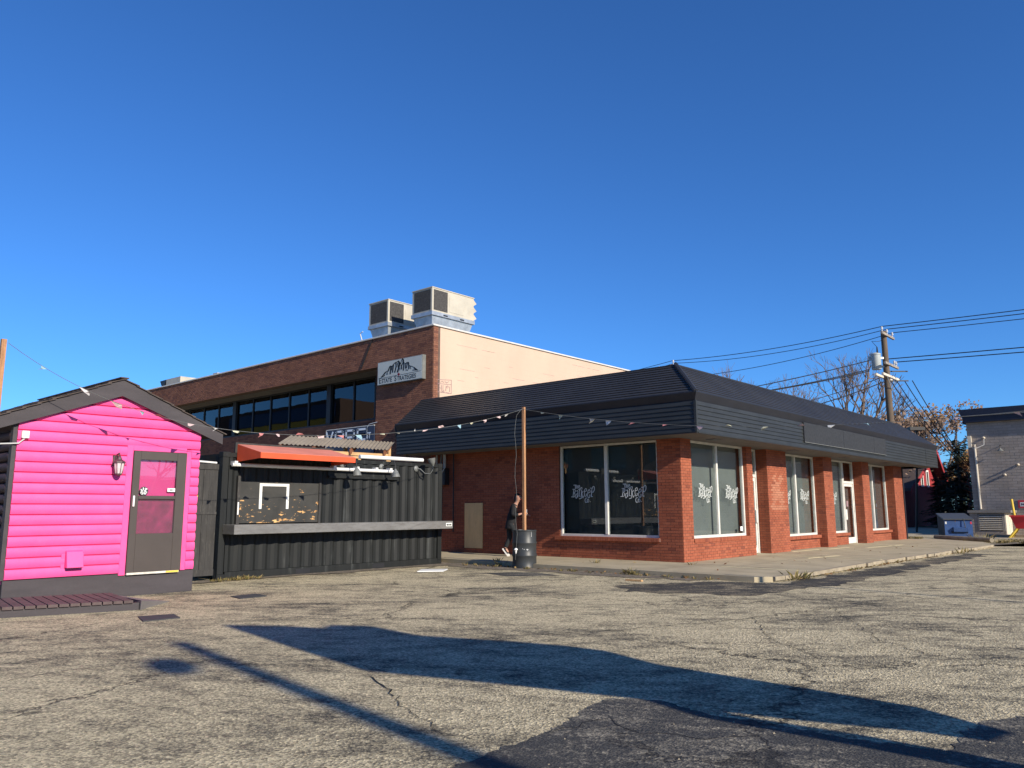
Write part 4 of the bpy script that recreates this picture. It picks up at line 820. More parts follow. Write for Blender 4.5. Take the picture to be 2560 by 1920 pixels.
# skirt, corner boards, side walls, roof
box('skirt', 'charcoal_board', shed, XS - .02, XS + .02, SY0 - .01, SY1 + .01, -.02, .355); box('corner_board', 'charcoal_board', shed, XS - .09, XS + .03, SY0 - .06, SY0 - .004, .36, EZ); box('corner_board', 'charcoal_board', shed, XS - .1, XS - .025, SY1 + .002, SY1 + .03, .36, EZ - .03)
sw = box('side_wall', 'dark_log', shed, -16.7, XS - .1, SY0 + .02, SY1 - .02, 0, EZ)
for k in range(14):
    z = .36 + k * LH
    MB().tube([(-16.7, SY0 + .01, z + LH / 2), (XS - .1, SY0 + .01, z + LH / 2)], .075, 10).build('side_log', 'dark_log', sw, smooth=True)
XG = XS + .12
BE = 7.05; sl2 = slope; BZ = lambda y: RZ + .18 - abs(y - RY) * sl2
rf = MB()
for sgn in (1, -1):
    e = RY + sgn * (BE - RY)
    rf.add([(XG - .03, RY, BZ(RY)), (XG - .03, e, BZ(e)), (-17, e, BZ(e)), (-17, RY, BZ(RY)), (XG - .03, RY, BZ(RY) - .05), (XG - .03, e, BZ(e) - .05), (-17, e, BZ(e) - .05), (-17, RY, BZ(RY) - .05)], [(0, 1, 2, 3), (7, 6, 5, 4), (0, 4, 5, 1), (1, 5, 6, 2), (2, 6, 7, 3), (3, 7, 4, 0)])
roof2 = rf.build('roof', 'shingle', shed)
for sgn in (1, -1):
    e = RY + sgn * (BE - RY)
    MB().prism([(XG, RY, BZ(RY) + .005), (XG, e, BZ(e) + .005), (XG, e, BZ(e) - .18), (XG, RY, BZ(RY) - .265)], (-.04, 0, 0)).build('barge_board', 'charcoal_board', shed)
    for k in range(9):   # courses of shingles, each course of pieces with lifted butts
        t0, t1 = k / 9, (k + 1) / 9 + .03; ya, yb = RY + (e - RY) * t0, RY + (e - RY) * min(t1, 1.03); x = XG + .03; rng = random.Random(k + 40 * sgn)
        while x > -16.9:
            w = rng.uniform(.2, .32); l_ = rng.uniform(.0, .012)
            MB().hexa([(x - w + .008, ya, BZ(ya) + .004), (x, ya, BZ(ya) + .004), (x, yb, BZ(yb) + .012 + l_), (x - w + .008, yb, BZ(yb) + .012 + l_), (x - w + .008, ya, BZ(ya) + .016), (x, ya, BZ(ya) + .016), (x, yb, BZ(yb) + .032 + l_), (x - w + .008, yb, BZ(yb) + .032 + l_)]).build('shingle', 'shingle', roof2)
            x -= w
MB().bar((XG + .04, RY, BZ(RY) + .03), (-16.9, RY, BZ(RY) + .03), .13, .02).build('ridge_shingle', 'shingle', roof2)
vt = MB().box(XS + .03, XS + .045, 4.58, 4.9, .47, .8).build('vent_plate', 'pink', shed); MB().hexa([(XS + .045, 4.63, .5), (XS + .16, 4.63, .5), (XS + .16, 4.87, .5), (XS + .045, 4.87, .5), (XS + .045, 4.63, .76), (XS + .1, 4.63, .74), (XS + .1, 4.87, .74), (XS + .045, 4.87, .76)]).build('vent_hood', 'pink', vt, bevel=.006)
MB().box(XS + .05, XS + .155, 4.64, 4.86, .496, .4985).build('vent_mouth', 'black_metal', vt)
cb = thing('cable_box', 'small white cable box on the left end of the pink wall', 'cable box', (XS + .05, 3.92, 2.48))
MB().box(XS + .035, XS + .1, 3.88, 3.98, 2.43, 2.54).build('cover', 'pipe_white', cb, bevel=.006); MB().tube([(XS + .07, 3.93, 2.43), (XS + .08, 3.85, 2.35), (XS + .03, 3.6, 2.33), (XS - .1, 3.2, 2.36), (XS, 2.7, 2.4)], .011, 6).build('cable', 'pale_wire', cb)
lt = thing('wall_lantern', 'bronze coach lantern beside the pink shed door', 'lantern', (XS + .05, 5.27, 2.0))
MB().box(XS + .03, XS + .06, 5.215, 5.305, 2.07, 2.24).build('back_plate', 'bronze', lt, bevel=.008)
MB().tube([(XS + .06, 5.26, 2.16), (XS + .1, 5.26, 2.25), (XS + .16, 5.27, 2.27), (XS + .18, 5.27, 2.22)], .013, 8).build('arm', 'bronze', lt, smooth=True)
cc = (XS + .17, 5.275, 0)
MB().lathe([(.012, 2.23), (.03, 2.2), (.04, 2.17), (.095, 2.135), (.1, 2.115), (.09, 2.112)], 8, cc).build('cap', 'bronze', lt); MB().lathe([(.08, 2.112), (.072, 2.03), (.05, 1.945)], 8, cc).build('glass', 'frosted', lt)
cg = MB()
for k in range(8):
    a = math.pi * 2 * k / 8; cg.tube([(cc[0] + .083 * math.cos(a), cc[1] + .083 * math.sin(a), 2.115), (cc[0] + .053 * math.cos(a), cc[1] + .053 * math.sin(a), 1.94)], .006, 4)
cg.build('cage', 'bronze', lt); MB().lathe([(.055, 1.945), (.045, 1.92), (.015, 1.9)], 8, cc).build('finial', 'bronze', lt)
# plank walkway and steel ramp in front of the shed
dq = thing('plank_walkway', 'low plank walkway of dark boards in front of the pink shed', 'walkway', (-12.4, 4, 0))
a0, b0 = Vector((-11.72, 3.42, 0)), Vector((-11.2, 4.95, 0)); dirv = (b0 - a0); bk = Vector((-1.32, .22, 0))
L0 = dirv.length; dn = dirv.normalized(); i = -9
while i < 12:
    s0 = .128 * i + .01; p = a0 + dn * s0; q = a0 + dn * (s0 + .112)
    MB().hexa([p + Vector((0, 0, .1)), q + Vector((0, 0, .1)), q + bk + Vector((0, 0, .1)), p + bk + Vector((0, 0, .1)), p + Vector((0, 0, .138)), q + Vector((0, 0, .138)), q + bk + Vector((0, 0, .138)), p + bk + Vector((0, 0, .138))]).build('plank', 'deck_board', dq); i += 1
fa = a0 + dn * (-1.2) + bk.normalized() * .05; fb = b0 + bk.normalized() * .05
MB().bar(fa + Vector((0, 0, .05)), fb + Vector((0, 0, .05)), .04, .1).build('joist', 'charcoal_board', dq)
rp = tag(MB().hexa([(-11.2, 4.96, .0), (-11.9, 5.7, -.0), (-12.35, 5.55, .0), (-12.42, 5.05, .0), (-11.18, 4.96, .13), (-11.88, 5.68, .012), (-12.35, 5.53, .02), (-12.42, 5.0, .135)]).build('ramp_plate', 'ramp_steel'), 'grey steel ramp plate at the end of the plank walkway', 'ramp')

# ------------------------------------------------------------------ loose things on the asphalt
def flat(name, pts, z, m, label, cat, h=.012): return tag(MB().prism([(x, y, z) for x, y in pts], (0, 0, h)).build(name, m), label, cat)
flat('rubber_mat', [(-10.49, 4.62), (-9.99, 4.47), (-9.95, 4.92), (-10.36, 5.03)], .001, 'rubber_mat', 'dark square mat on the asphalt nearest the plank walkway', 'mat')
flat('rubber_mat', [(-11.79, 6.63), (-11.36, 6.55), (-11.39, 7.04), (-11.8, 7.09)], .001, 'rubber_mat', 'dark square mat on the asphalt in front of the black gate', 'mat')
flat('white_board', [(-13.09, 11.75), (-12.73, 12.19), (-13.05, 12.63), (-13.45, 12.2)], .014, 'white_trim', 'white board lying flat on the ground near the container corner', 'board', .02)
flat('wood_scrap', [(-8.5, 12.95), (-8.15, 12.95), (-8.15, 13.02), (-8.5, 13.03)], .001, 'lumber', 'short pale wood scrap on the asphalt before the shop corner', 'scrap', .03)

# ------------------------------------------------------------------ barrel, posts, bunting
BX, BY = -12.2, 14.32
br = thing('steel_barrel', 'black steel drum holding the bunting post', 'barrel', (BX, BY, 0))
prof = [(.27, 0), (.288, .005), (.288, .03), (.282, .04)]
for zz in (.29, .58): prof += [(.282, zz - .035), (.296, zz - .012), (.296, zz + .012), (.282, zz + .035)]
prof += [(.282, .84), (.29, .85), (.29, .875), (.275, .88), (.27, .84), (.0, .835)]
MB().lathe(prof, 36, (BX, BY, 0)).build('drum', 'barrel', br, smooth=True)
ch = MB(); dcam = (CAMP - Vector((BX, BY, 0))); dcam.z = 0; dcam.normalize(); sdv = Vector((-dcam.y, dcam.x, 0))
def on_barrel(u, z): a = u / .288; return Vector((BX, BY, z)) + (dcam * math.cos(a) + sdv * math.sin(a)) * .2865
for (u, z, w, h) in [(-.02, .43, .03, .012), (.04, .425, .06, .016), (.06, .41, .02, .02), (-.05, .44, .012, .02), (.17, .72, .01, .1)]: ch.quad(on_barrel(u, z), on_barrel(u + w, z + .004), on_barrel(u + w * .8, z + h), on_barrel(u + w * .2, z + h * 1.3))
ch.build('paint_chip', 'pale_wire', br)
def post(name, x, y, z0, z1, label, rot=45, w=.045):
    o = MB(); rng = random.Random(int(x * 10)); c, s_ = math.cos(R(rot)) * w, math.sin(R(rot)) * w; n = 7; dr = rng.uniform(-.01, .01)
    vs = []
    for k in range(n):
        z = z0 + (z1 - z0) * k / (n - 1); ox = dr * math.sin(k * .9)
        vs += [(x + ox + c, y + s_, z), (x + ox - s_, y + c, z), (x + ox - c, y - s_, z), (x + ox + s_, y - c, z)]
    fs = [(k * 4 + i, k * 4 + (i + 1) % 4, k * 4 + 4 + (i + 1) % 4, k * 4 + 4 + i) for k in range(n - 1) for i in range(4)] + [(3, 2, 1, 0), tuple(range(n * 4 - 4, n * 4))]
    return tag(o.add(vs, fs).build(name, 'post_wood'), label, 'post', 'bunting posts')
P1 = Vector((-12.44, 3.40, 3.70)); P2 = Vector((-12.2, 14.29, 3.76)); P3 = Vector((-1.25, 13.5, 2.78))
post('bunting_post', BX, BY, .84, 3.81, 'brown wooden post standing in the black drum'); post('bunting_post', P1.x + .02, P1.y - .06, 0, 3.74, 'wooden post at the left edge beside the pink shed'); post('bunting_post', P3.x + .04, P3.y - .03, 0, 2.9, 'wooden post out of frame that holds the right end of the bunting')
cw = thing('hanging_cable', 'thin cable hanging down the wooden post to a white plug', 'cable', (BX - .2, BY - .2, .3))
cp = Vector((BX, BY, 0)) + dcam * .3 - sdv * .0; left = -RT
pts = [Vector((BX, BY, 3.75)) + left * .06 + dcam * .06, Vector((BX, BY, 3.6)) + left * .17 + dcam * .1]
for k in range(12): pts.append(Vector((BX, BY, 3.4 - k * .26)) + left * (.2 + .02 * math.sin(k * 1.7) - .012 * (k > 6)) + dcam * (.12 + .02 * k))
MB().tube(pts + [Vector((BX, BY, .4)) + left * .2 + dcam * .3, Vector((BX, BY, .2)) + left * .21 + dcam * .3], .0035, 5).build('cord', 'lamp', cw)
pl = Vector((BX, BY, .42)) + left * .2 + dcam * .31
MB().lathe([(.012, .05), (.03, .04), (.05, .01), (.03, 0), (.015, -.06), (.008, -.08)], 8, pl).build('plug', 'pipe_white', cw)
def bunting(A, B, sag, n, label, seed, first=.03):
    rng = random.Random(seed); t_ = thing('bunting', label, 'bunting', (A + B) / 2)
    def at(t): p = A.lerp(B, t); p.z -= 4 * t * (1 - t) * sag(t); return p
    MB().tube([at(k / 60) for k in range(61)], .004, 4).build('string', 'lamp', t_)
    meshes = []
    for i in range(n):
        t = first + (1 - 2 * first) * (i + .5 + rng.uniform(-.28, .28)) / n; p = at(t); d = (at(min(1, t + .01)) - at(t - .01)).normalized(); w = rng.uniform(.08, .17); h = rng.uniform(.03, .12)
        drop = d * rng.uniform(-.1, .1) + Vector((rng.uniform(-.06, .06), rng.uniform(-.03, .03), -h * rng.choice((1, 1, 1, -.5, .5)))); tw = Vector((rng.uniform(-.05, .05), rng.uniform(-.05, .05), rng.uniform(-.03, .03)))
        a, b = p - d * w / 2, p + d * w / 2; c = p + drop + d * rng.uniform(-.05, .05); mid = (a + b) / 2 + drop * .5 + tw; e = Vector((0, 0, .004))
        m = MB().add([a, b, c, mid, (a + c) / 2 + tw * .7, (b + c) / 2 - tw * .7], [(0, 3, 4), (0, 1, 3), (1, 5, 3), (4, 3, 2), (3, 5, 2)])
        o = m.build('flag', 'flag%d' % rng.randrange(6), t_); meshes.append(o)
    return t_
bunting(P1, P2, lambda t: .85 + 1.0 * (1 - t) ** 3, 24, 'string of faded bunting flags from left post to drum post', 4); bunting(P2, P3, lambda t: .36, 15, 'string of faded bunting flags running right from the drum post', 9)

# ------------------------------------------------------------------ person behind the drum post
def skin(name, verts, edges, radii, m, parent, sub=2, root=0):
    me = bpy.data.meshes.new(name); me.from_pydata([tuple(v) for v in verts], edges, []); o = bpy.data.objects.new(name, me); COL.objects.link(o)
    md = o.modifiers.new('skin', 'SKIN'); md.use_smooth_shade = True; md.branch_smoothing = .6
    sv = me.skin_vertices[0].data
    for i, r_ in enumerate(radii):
        sv[i].radius = r_ if hasattr(r_, '__len__') else (r_, r_); sv[i].use_root = (i == root)
    ss = o.modifiers.new('sub', 'SUBSURF'); ss.levels = sub; ss.render_levels = sub
    bpy.context.view_layer.update(); dm = bpy.data.meshes.new_from_object(o.evaluated_get(bpy.context.evaluated_depsgraph_get()))
    COL.objects.unlink(o); bpy.data.objects.remove(o); bpy.data.meshes.remove(me)
    dm.materials.clear(); dm.materials.append(MA[m]); dm.name = name
    p = bpy.data.objects.new(name, dm); COL.objects.link(p); p.parent = parent; off = wloc(parent)
    for v in dm.vertices: v.co -= off
    dm.shade_smooth(); return p
PB = Vector((-14.34, 16.18, ZS)); pr_ = RT; pc = -FW
def pp_(r_, c, z): return PB + pr_ * r_ + pc * c + Vector((0, 0, z))
ps = thing('person', 'person in black jacket walking hunched behind the drum post, white-soled shoes', 'person', tuple(PB))
hipL, hipR = pp_(.0, -.09, .86), pp_(.06, .09, .86)
J = [pp_(.04, 0, .92), pp_(.09, 0, 1.1), pp_(.15, .01, 1.3), pp_(.2, .02, 1.41), pp_(.235, .03, 1.47), pp_(.27, .05, 1.56), pp_(.275, .05, 1.65),
     hipL, pp_(.02, -.1, .48), pp_(-.1, -.1, .22), pp_(-.02, -.08, .09),
     hipR, pp_(.24, .1, .5), pp_(.3, .1, .1), pp_(.44, .12, .05),
     pp_(.1, -.17, 1.33), pp_(.2, -.24, 1.12), pp_(.38, -.12, 1.1), pp_(.44, -.08, 1.12),
     pp_(.14, .19, 1.33), pp_(.1, .25, 1.1), pp_(.28, .28, 1.12), pp_(.36, .26, 1.15)]
Ed = [(0, 1), (1, 2), (2, 3), (3, 4), (4, 5), (5, 6), (0, 7), (7, 8), (8, 9), (9, 10), (0, 11), (11, 12), (12, 13), (13, 14), (2, 15), (15, 16), (16, 17), (17, 18), (2, 19), (19, 20), (20, 21), (21, 22)]
Rd = [(.13, .1), (.12, .1), (.14, .1), (.06, .06), (.05, .05), (.082, .095), (.075, .085), .085, .055, .04, .035, .085, .055, .04, .035, .055, .042, .032, .025, .055, .042, .032, .025]
skin('body', J, Ed, Rd, 'skin', ps)
jk = [J[0] - Vector((0, 0, .2)), J[0], J[1], J[2], pp_(.19, .02, 1.4), J[15], J[16], J[17], J[19], J[20], J[21]]
skin('jacket', jk, [(0, 1), (1, 2), (2, 3), (3, 4), (3, 5), (5, 6), (6, 7), (3, 8), (8, 9), (9, 10)], [(.17, .15), (.175, .15), (.175, .145), (.185, .145), (.085, .085), .085, .066, .05, .085, .066, .05], 'jacket', ps, root=1)
skin('trousers', [J[0] - Vector((0, 0, .05)), J[7], J[8], J[9], J[11], J[12], J[13]], [(0, 1), (1, 2), (2, 3), (0, 4), (4, 5), (5, 6)], [(.09, .08), .085, .075, .058, .085, .075, .058], 'trousers', ps)
sn = (pp_(.26, .05, 1.66), pp_(.23, -.02, 1.62), pp_(.2, -.03, 1.52), pp_(.21, .0, 1.45))
skin('hair', sn, [(0, 1), (1, 2), (2, 3)], [(.085, .09), (.085, .085), (.075, .08), (.05, .06)], 'hair', ps)
# face: brow, eyes, nose, mouth on the side turned to the camera
hc = pp_(.28, .05, 1.575); fz = (pc * .75 + pr_ * .66).normalized(); fx = Vector((-fz.y, fz.x, 0))
for s_ in (-1, 1):
    MB().lathe([(.0, -.004), (.011, 0), (.008, .008), (.0, .011)], 8, hc + fz * .088 + fx * .03 * s_ + Vector((0, 0, .018)), fz).build('eye', 'hair', ps)
    MB().bar(hc + fz * .09 + fx * .016 * s_ + Vector((0, 0, .038)), hc + fz * .084 + fx * .05 * s_ + Vector((0, 0, .04)), .008, .01).build('brow', 'hair', ps)
MB().tube([hc + fz * .088 + Vector((0, 0, .02)), hc + fz * .112 + Vector((0, 0, -.015)), hc + fz * .09 + Vector((0, 0, -.025))], [.009, .014, .008], 6).build('nose', 'skin', ps, smooth=True)
MB().bar(hc + fz * .088 - fx * .022 + Vector((0, 0, -.05)), hc + fz * .088 + fx * .022 + Vector((0, 0, -.05)), .01, .01).build('mouth', 'sticker_red', ps)
def hand(w, d, upv, side):   # palm and five curled fingers
    d = Vector(d).normalized(); u = Vector(upv); sdn = d.cross(u).normalized(); vs = [w, w + d * .05, w + d * .085]; es = [(0, 1), (1, 2)]; rs = [(.02, .026), (.018, .036), (.015, .036)]
    for k, (o, l_) in enumerate(((-.03, .065), (-.01, .078), (.011, .074), (.03, .058))):
        b = w + d * .085 + sdn * o; n0 = len(vs); vs += [b, b + d * l_ * .5 - u * .008, b + d * l_ * .8 - u * .035, b + d * l_ * .75 - u * .055]; es += [(2, n0), (n0, n0 + 1), (n0 + 1, n0 + 2), (n0 + 2, n0 + 3)]; rs += [.0095, .009, .0085, .007]
    b = w + d * .03 + sdn * .03 * side; n0 = len(vs); vs += [b, b + sdn * .035 * side + d * .03 - u * .01, b + sdn * .03 * side + d * .06 - u * .03]; es += [(1, n0), (n0, n0 + 1), (n0 + 1, n0 + 2)]; rs += [.012, .0105, .008]
    skin('hand', vs, es, rs, 'skin', ps, sub=1)
hand(J[22], pr_ + pc * .2 + Vector((0, 0, .25)), (0, 0, 1), 1); hand(J[18], pr_ + pc * .3, (0, 0, 1), -1)
MB().obox(J[22] + pr_ * .1 + Vector((0, 0, .03)) + pc * .02, pr_ * .035, pc * .006 + Vector((0, 0, .01)), Vector((0, 0, .07))).build('phone', 'phone', ps)
def shoe(an, toe, heel_up):
    d = (toe - an); dd = Vector((d.x, d.y, 0)).normalized(); sn_ = Vector((-dd.y, dd.x, 0)); ax = (dd * math.cos(heel_up) - Vector((0, 0, 1)) * math.sin(heel_up)); nv = ax.cross(sn_) * -1
    if nv.z < 0: nv = -nv
    h = an - ax * .05 - nv * .07
    out = [(0, -.03), (.03, -.042), (.12, -.035), (.2, -.05), (.26, -.04), (.285, 0), (.26, .04), (.2, .05), (.12, .038), (.03, .042), (0, .03)]
    MB().prism([h + ax * x + sn_ * y for x, y in out], nv * .032).build('shoe_sole', 'shoe_sole', ps)
    skin('shoe', [h + ax * .04 + nv * .12, h + ax * .05 + nv * .065, h + ax * .14 + nv * .06, h + ax * .23 + nv * .045], [(0, 1), (1, 2), (2, 3)], [.045, .045, .042, .034], 'shoe', ps, sub=1)
    MB().prism([h + ax * x + sn_ * y + nv * .033 for x, y in ((.2, -.048), (.255, -.04), (.283, 0), (.255, .04), (.2, .048))], nv * .03).build('toe_cap', 'shoe_sole', ps)
shoe(J[9] + Vector((0, 0, -.02)), J[10], R(52)); shoe(J[13], J[14], 0)

# ------------------------------------------------------------------ grey building at the right
gy, gx, gt_ = 45.6, -8.85, 5.68
grey = thing('grey_building', 'grey painted brick building with navy parapet at the right edge', 'building', (0, 55, 0))
unit_grey = brick_unit('grey_brick'); gb = Brickwork(L=.39, Hh=.128, cl=.4, ch=.14, proud=.006)
gb.wall('Y', -1, gy, gx, 7.5, 0, gt_, back=.3, seed=61, ubase=gx, zbase=0)
gb.finish(grey, 'grey_brick', 'grey_mortar', unit_grey)
box('side_wall', 'grey_trim', grey, gx + .002, gx + .3, gy + .3, 74, 0, gt_); box('core', 'grey_mortar', grey, gx + .3, 7.5, gy + .3, 74, 0, gt_)
MB().prism([(gx - .25, gy - .3, gt_ + .68), (gx - .02, gy - .25, gt_ + .001), (7.6, gy - .25, gt_ + .001), (7.6, gy - .3, gt_ + .68)], (0, .6, 0)).build('parapet', 'navy_parapet', grey); MB().box(gx - .2, gx + .3, gy + .31, 74, gt_ + .002, gt_ + .66).build('parapet_return', 'navy_parapet', grey)
MB().box(gx - .26, 7.6, gy - .33, gy - .27, gt_ + .3, gt_ + .35).build('parapet_seam', 'grey_trim', grey)
MB().tube([(-8.54, gy - .06, 1.3), (-8.54, gy - .06, 4.55)], .05, 8).build('conduit', 'cream_panel', grey, smooth=True); MB().box(-8.82, -8.66, gy - .15, gy - .01, 4.4, 5.0).build('service_mast', 'cream_panel', grey)
MB().tube([(-8.7, gy - .1, 4.45), (-8.5, gy - .4, 4.3), (-8.1, gy - .2, 4.5), (-8.1, gy - .05, 4.86)], .015, 6).build('cable', 'pale_wire', grey)
for (x, z) in ((-8.1, 4.86), (-6.74, 3.45), (-7.34, 2.97)):
    MB().lathe([(.06, 0), (.05, .1), (.025, .2)], 10, (x, gy - .02, z), (0, -1, .2)).build('wall_fitting', 'cream_panel', grey, smooth=True)
wl = thing('wall_lamp', 'dark cone lamp on the grey brick wall', 'lamp', (-7.4, gy - .1, 4.2)); MB().tube([(-7.4, gy, 4.45), (-7.4, gy - .25, 4.45), (-7.4, gy - .28, 4.35)], .02, 6).build('arm', 'black_metal', wl); MB().lathe([(.03, .16), (.06, .1), (.16, 0), (.15, 0)], 12, (-7.4, gy - .28, 4.15)).build('shade', 'lamp', wl, smooth=True)
ns = thing('wall_notice', 'small red and white notice on the grey wall', 'sign', (-6.6, gy - .03, 1.3)); MB().box(-6.92, -5.9, gy - .04, gy - .012, 1.34, 1.72).build('backing', 'sticker_red', ns); MB().box(-6.84, -5.98, gy - .045, gy - .041, 1.42, 1.62).build('face', 'white_trim', ns); text_mb('NOTICE', .14, (-6.8, gy - .048, 1.47), (1, 0, 0), (0, 0, 1), .006).build('lettering', 'black_metal', ns)
lx0, lx1, ly0 = -8.76, -7.3, 44.0
lo = thing('louvred_enclosure', 'low brick enclosure with white louvre against the grey building', 'enclosure', (-8, 44.8, 0))
gb2 = Brickwork(L=.39, Hh=.128, cl=.4, ch=.14, proud=.005); gb2.wall('Y', -1, ly0, lx0, -8.42, 0, 1.12, back=.15, seed=65, ubase=lx0, zbase=0); gb2.wall('Y', -1, ly0, -8.42, -7.32, 0, .25, back=.15, seed=66, ubase=lx0, zbase=0); gb2.finish(lo, 'grey_brick', 'grey_mortar', unit_grey, cap=60)
MB().box(-8.42, lx1, ly0 + .02, ly0 + .15, 1.0, 1.12).box(-7.36, lx1, ly0 + .004, ly0 + .15, .25, 1.0).build('lintel', 'grey_trim', lo); box('duct_mouth', 'black_metal', lo, -8.4, -7.37, ly0 + .12, ly0 + .18, .26, 1.0)
MB().box(-8.42, -8.36, ly0 - .03, ly0 + .1, .25, 1.0).box(-7.4, -7.362, ly0 - .03, ly0 + .1, .25, 1.0).build('louvre_frame', 'grey_trim', lo)
for k in range(8):
    z = .3 + k * .088; MB().hexa([(-8.36, ly0 - .04, z), (-7.4, ly0 - .04, z), (-7.4, ly0 + .06, z + .05), (-8.36, ly0 + .06, z + .05), (-8.36, ly0 - .04, z + .014), (-7.4, ly0 - .04, z + .014), (-7.4, ly0 + .06, z + .064), (-8.36, ly0 + .06, z + .064)]).build('louvre_slat', 'cream_panel', lo)
MB().box(lx1, lx1 + .05, ly0 + .02, gy - .02, 0, 1.12).build('side_panel', 'cream_panel', lo); MB().box(lx0 - .06, lx1 + .3, ly0 - .1, gy - .02, 1.121, 1.24).build('top', 'grey_trim', lo)
tag(MB().box(-7.9, -3.5, 42.6, 42.9, .012, .13).build('kerb_stop', 'concrete_edge'), 'concrete kerb stop in front of the louvred enclosure', 'kerb')
rb = thing('red_cart', 'red plastic bin on yellow legs at the right edge', 'cart', (-6.3, 42.2, 0))
MB().hexa([(-6.55, 42.0, .42), (-6.0, 42.0, .42), (-6.0, 42.5, .42), (-6.55, 42.5, .42), (-6.72, 41.9, .95), (-5.85, 41.9, .95), (-5.85, 42.6, .95), (-6.72, 42.6, .95)]).build('bin', 'red_bin', rb); MB().box(-6.76, -5.8, 41.86, 42.64, .95, 1.02).build('rim', 'red_bin', rb)
for (a, b) in (((-6.5, 42.05, .45), (-6.85, 41.95, 0)), ((-6.5, 42.45, .45), (-6.85, 42.55, 0)), ((-6.1, 42.05, .45), (-5.8, 41.95, 0)), ((-6.65, 42.75, .5), (-6.75, 42.85, 1.75))): MB().tube([a, b], .05, 8).build('leg', 'yellow', rb)
tag(MB().tube([(-8.6, 36.5, .17), (-6.1, 33.9, .17)], .085, 8).build('wheel_stop', 'concrete_edge', smooth=True), 'round concrete wheel stop log at the end of the walk', 'wheel stop')
# dumpster
du = thing('dumpster', 'dented blue steel dumpster with black lid near the grey building', 'dumpster', (-8.47, 37.6, .1), R(21))
W_, D_, h0, h1 = 1.05, 1.75, .74, .98
MB().hexa([(0, 0, 0), (W_, 0, 0), (W_, D_, 0), (0, D_, 0), (0, 0, h0), (W_, 0, h0), (W_, D_, h1), (0, D_, h1)]).build('body', 'blue_steel', du, local=True)
MB().prism([(-.012, .02, .02), (-.012, D_ - .02, .02), (-.012, D_ - .02, h1 - .03), (-.012, .02, h0 - .03)], (.011, 0, 0)).build('side_panel', 'rust_steel', du, local=True)
MB().hexa([(-.05, -.06, h0 + .005), (W_ + .05, -.06, h0 + .005), (W_ + .05, D_ + .03, h1 + .005), (-.05, D_ + .03, h1 + .005), (-.05, -.06, h0 + .06), (W_ + .05, -.06, h0 + .06), (W_ + .05, D_ + .03, h1 + .05), (-.05, D_ + .03, h1 + .05)]).build('lid', 'lid', du, local=True, bevel=.01)
MB().hexa([(.32, -.1, .26), (.86, -.1, .26), (.86, -.002, .22), (.32, -.002, .22), (.32, -.13, .42), (.86, -.13, .42), (.86, -.002, .46), (.32, -.002, .46)]).build('fork_pocket', 'blue_steel', du, local=True); MB().box(.24, .86, -.012, -.003, .2, .27).build('pocket_gap', 'black_metal', du, local=True)
MB().bar((.72, -.05, .82), (.78, -.1, .4), .03, .02).build('lid_bar', 'lid', du, local=True)
for x, m_ in ((.03, 'white_trim'), (.97, 'sticker_red')): MB().box(x, x + .06, -.008, -.002, .58, .68).build('reflector', m_, du, local=True)

# ------------------------------------------------------------------ red house
hx, hy0, hy1, he = -16.0, 59.8, 70.2, 2.8; hm = 67.0; hr = he + (hy1 - hm) * .89; SLH = {-1: (hr - he) / (hm - hy0), 1: .89}
ho = thing('red_house', 'red clapboard gable house with three tall white windows in the yard behind', 'house', (-20, 65, 0))
wl_ = MB().prism([(hx, hy0, 0), (hx, hy1, 0), (hx, hy1, he), (hx, hm, hr), (hx, hy0, he)], (-9, 0, 0)).build('wall', 'red_wood', ho)
for k in range(40):
    z = .05 + k * .18
    if z > hr - .3: break
    w = (hr - z - .18); a, b = max(hy0, hm - w / SLH[-1]), min(hy1, hm + w / SLH[1]); MB().hexa([(hx, a, z), (hx + .035, a, z), (hx + .035, b, z), (hx, b, z), (hx, a, z + .176), (hx + .008, a, z + .176), (hx + .008, b, z + .176), (hx, b, z + .176)]).build('clapboard', 'red_wood', wl_)
for sgn in (-1, 1):
    e = hy1 + .7 if sgn > 0 else hy0 - .7; ze = hr - abs(e - hm) * SLH[sgn]
    MB().hexa([(hx + .8, hm, hr), (hx + .8, e, ze), (hx - 9.4, e, ze), (hx - 9.4, hm, hr), (hx + .8, hm, hr + .2), (hx + .8, e, ze + .2), (hx - 9.4, e, ze + .2), (hx - 9.4, hm, hr + .2)]).build('roof', 'house_roof', ho); MB().bar((hx + .83, hm, hr + .02), (hx + .83, e, ze + .02), .05, .26).build('barge_board', 'red_wood', ho)
for y in (63.6, 65.2, 66.8):
    wf = MB().box(hx + .04, hx + .09, y - .36, y - .24, 2.95, 4.25).box(hx + .04, hx + .09, y + .24, y + .36, 2.95, 4.25).box(hx + .04, hx + .09, y - .24, y + .24, 2.95, 3.07).box(hx + .04, hx + .09, y - .24, y + .24, 4.13, 4.25).build('window', 'white_trim', ho); box('pane', 'dark_glass', wf, hx + .05, hx + .055, y - .24, y + .24, 3.07, 4.13); box('room', 'cream_panel', wf, hx + .037, hx + .041, y - .24, y + .24, 3.07, 4.13)

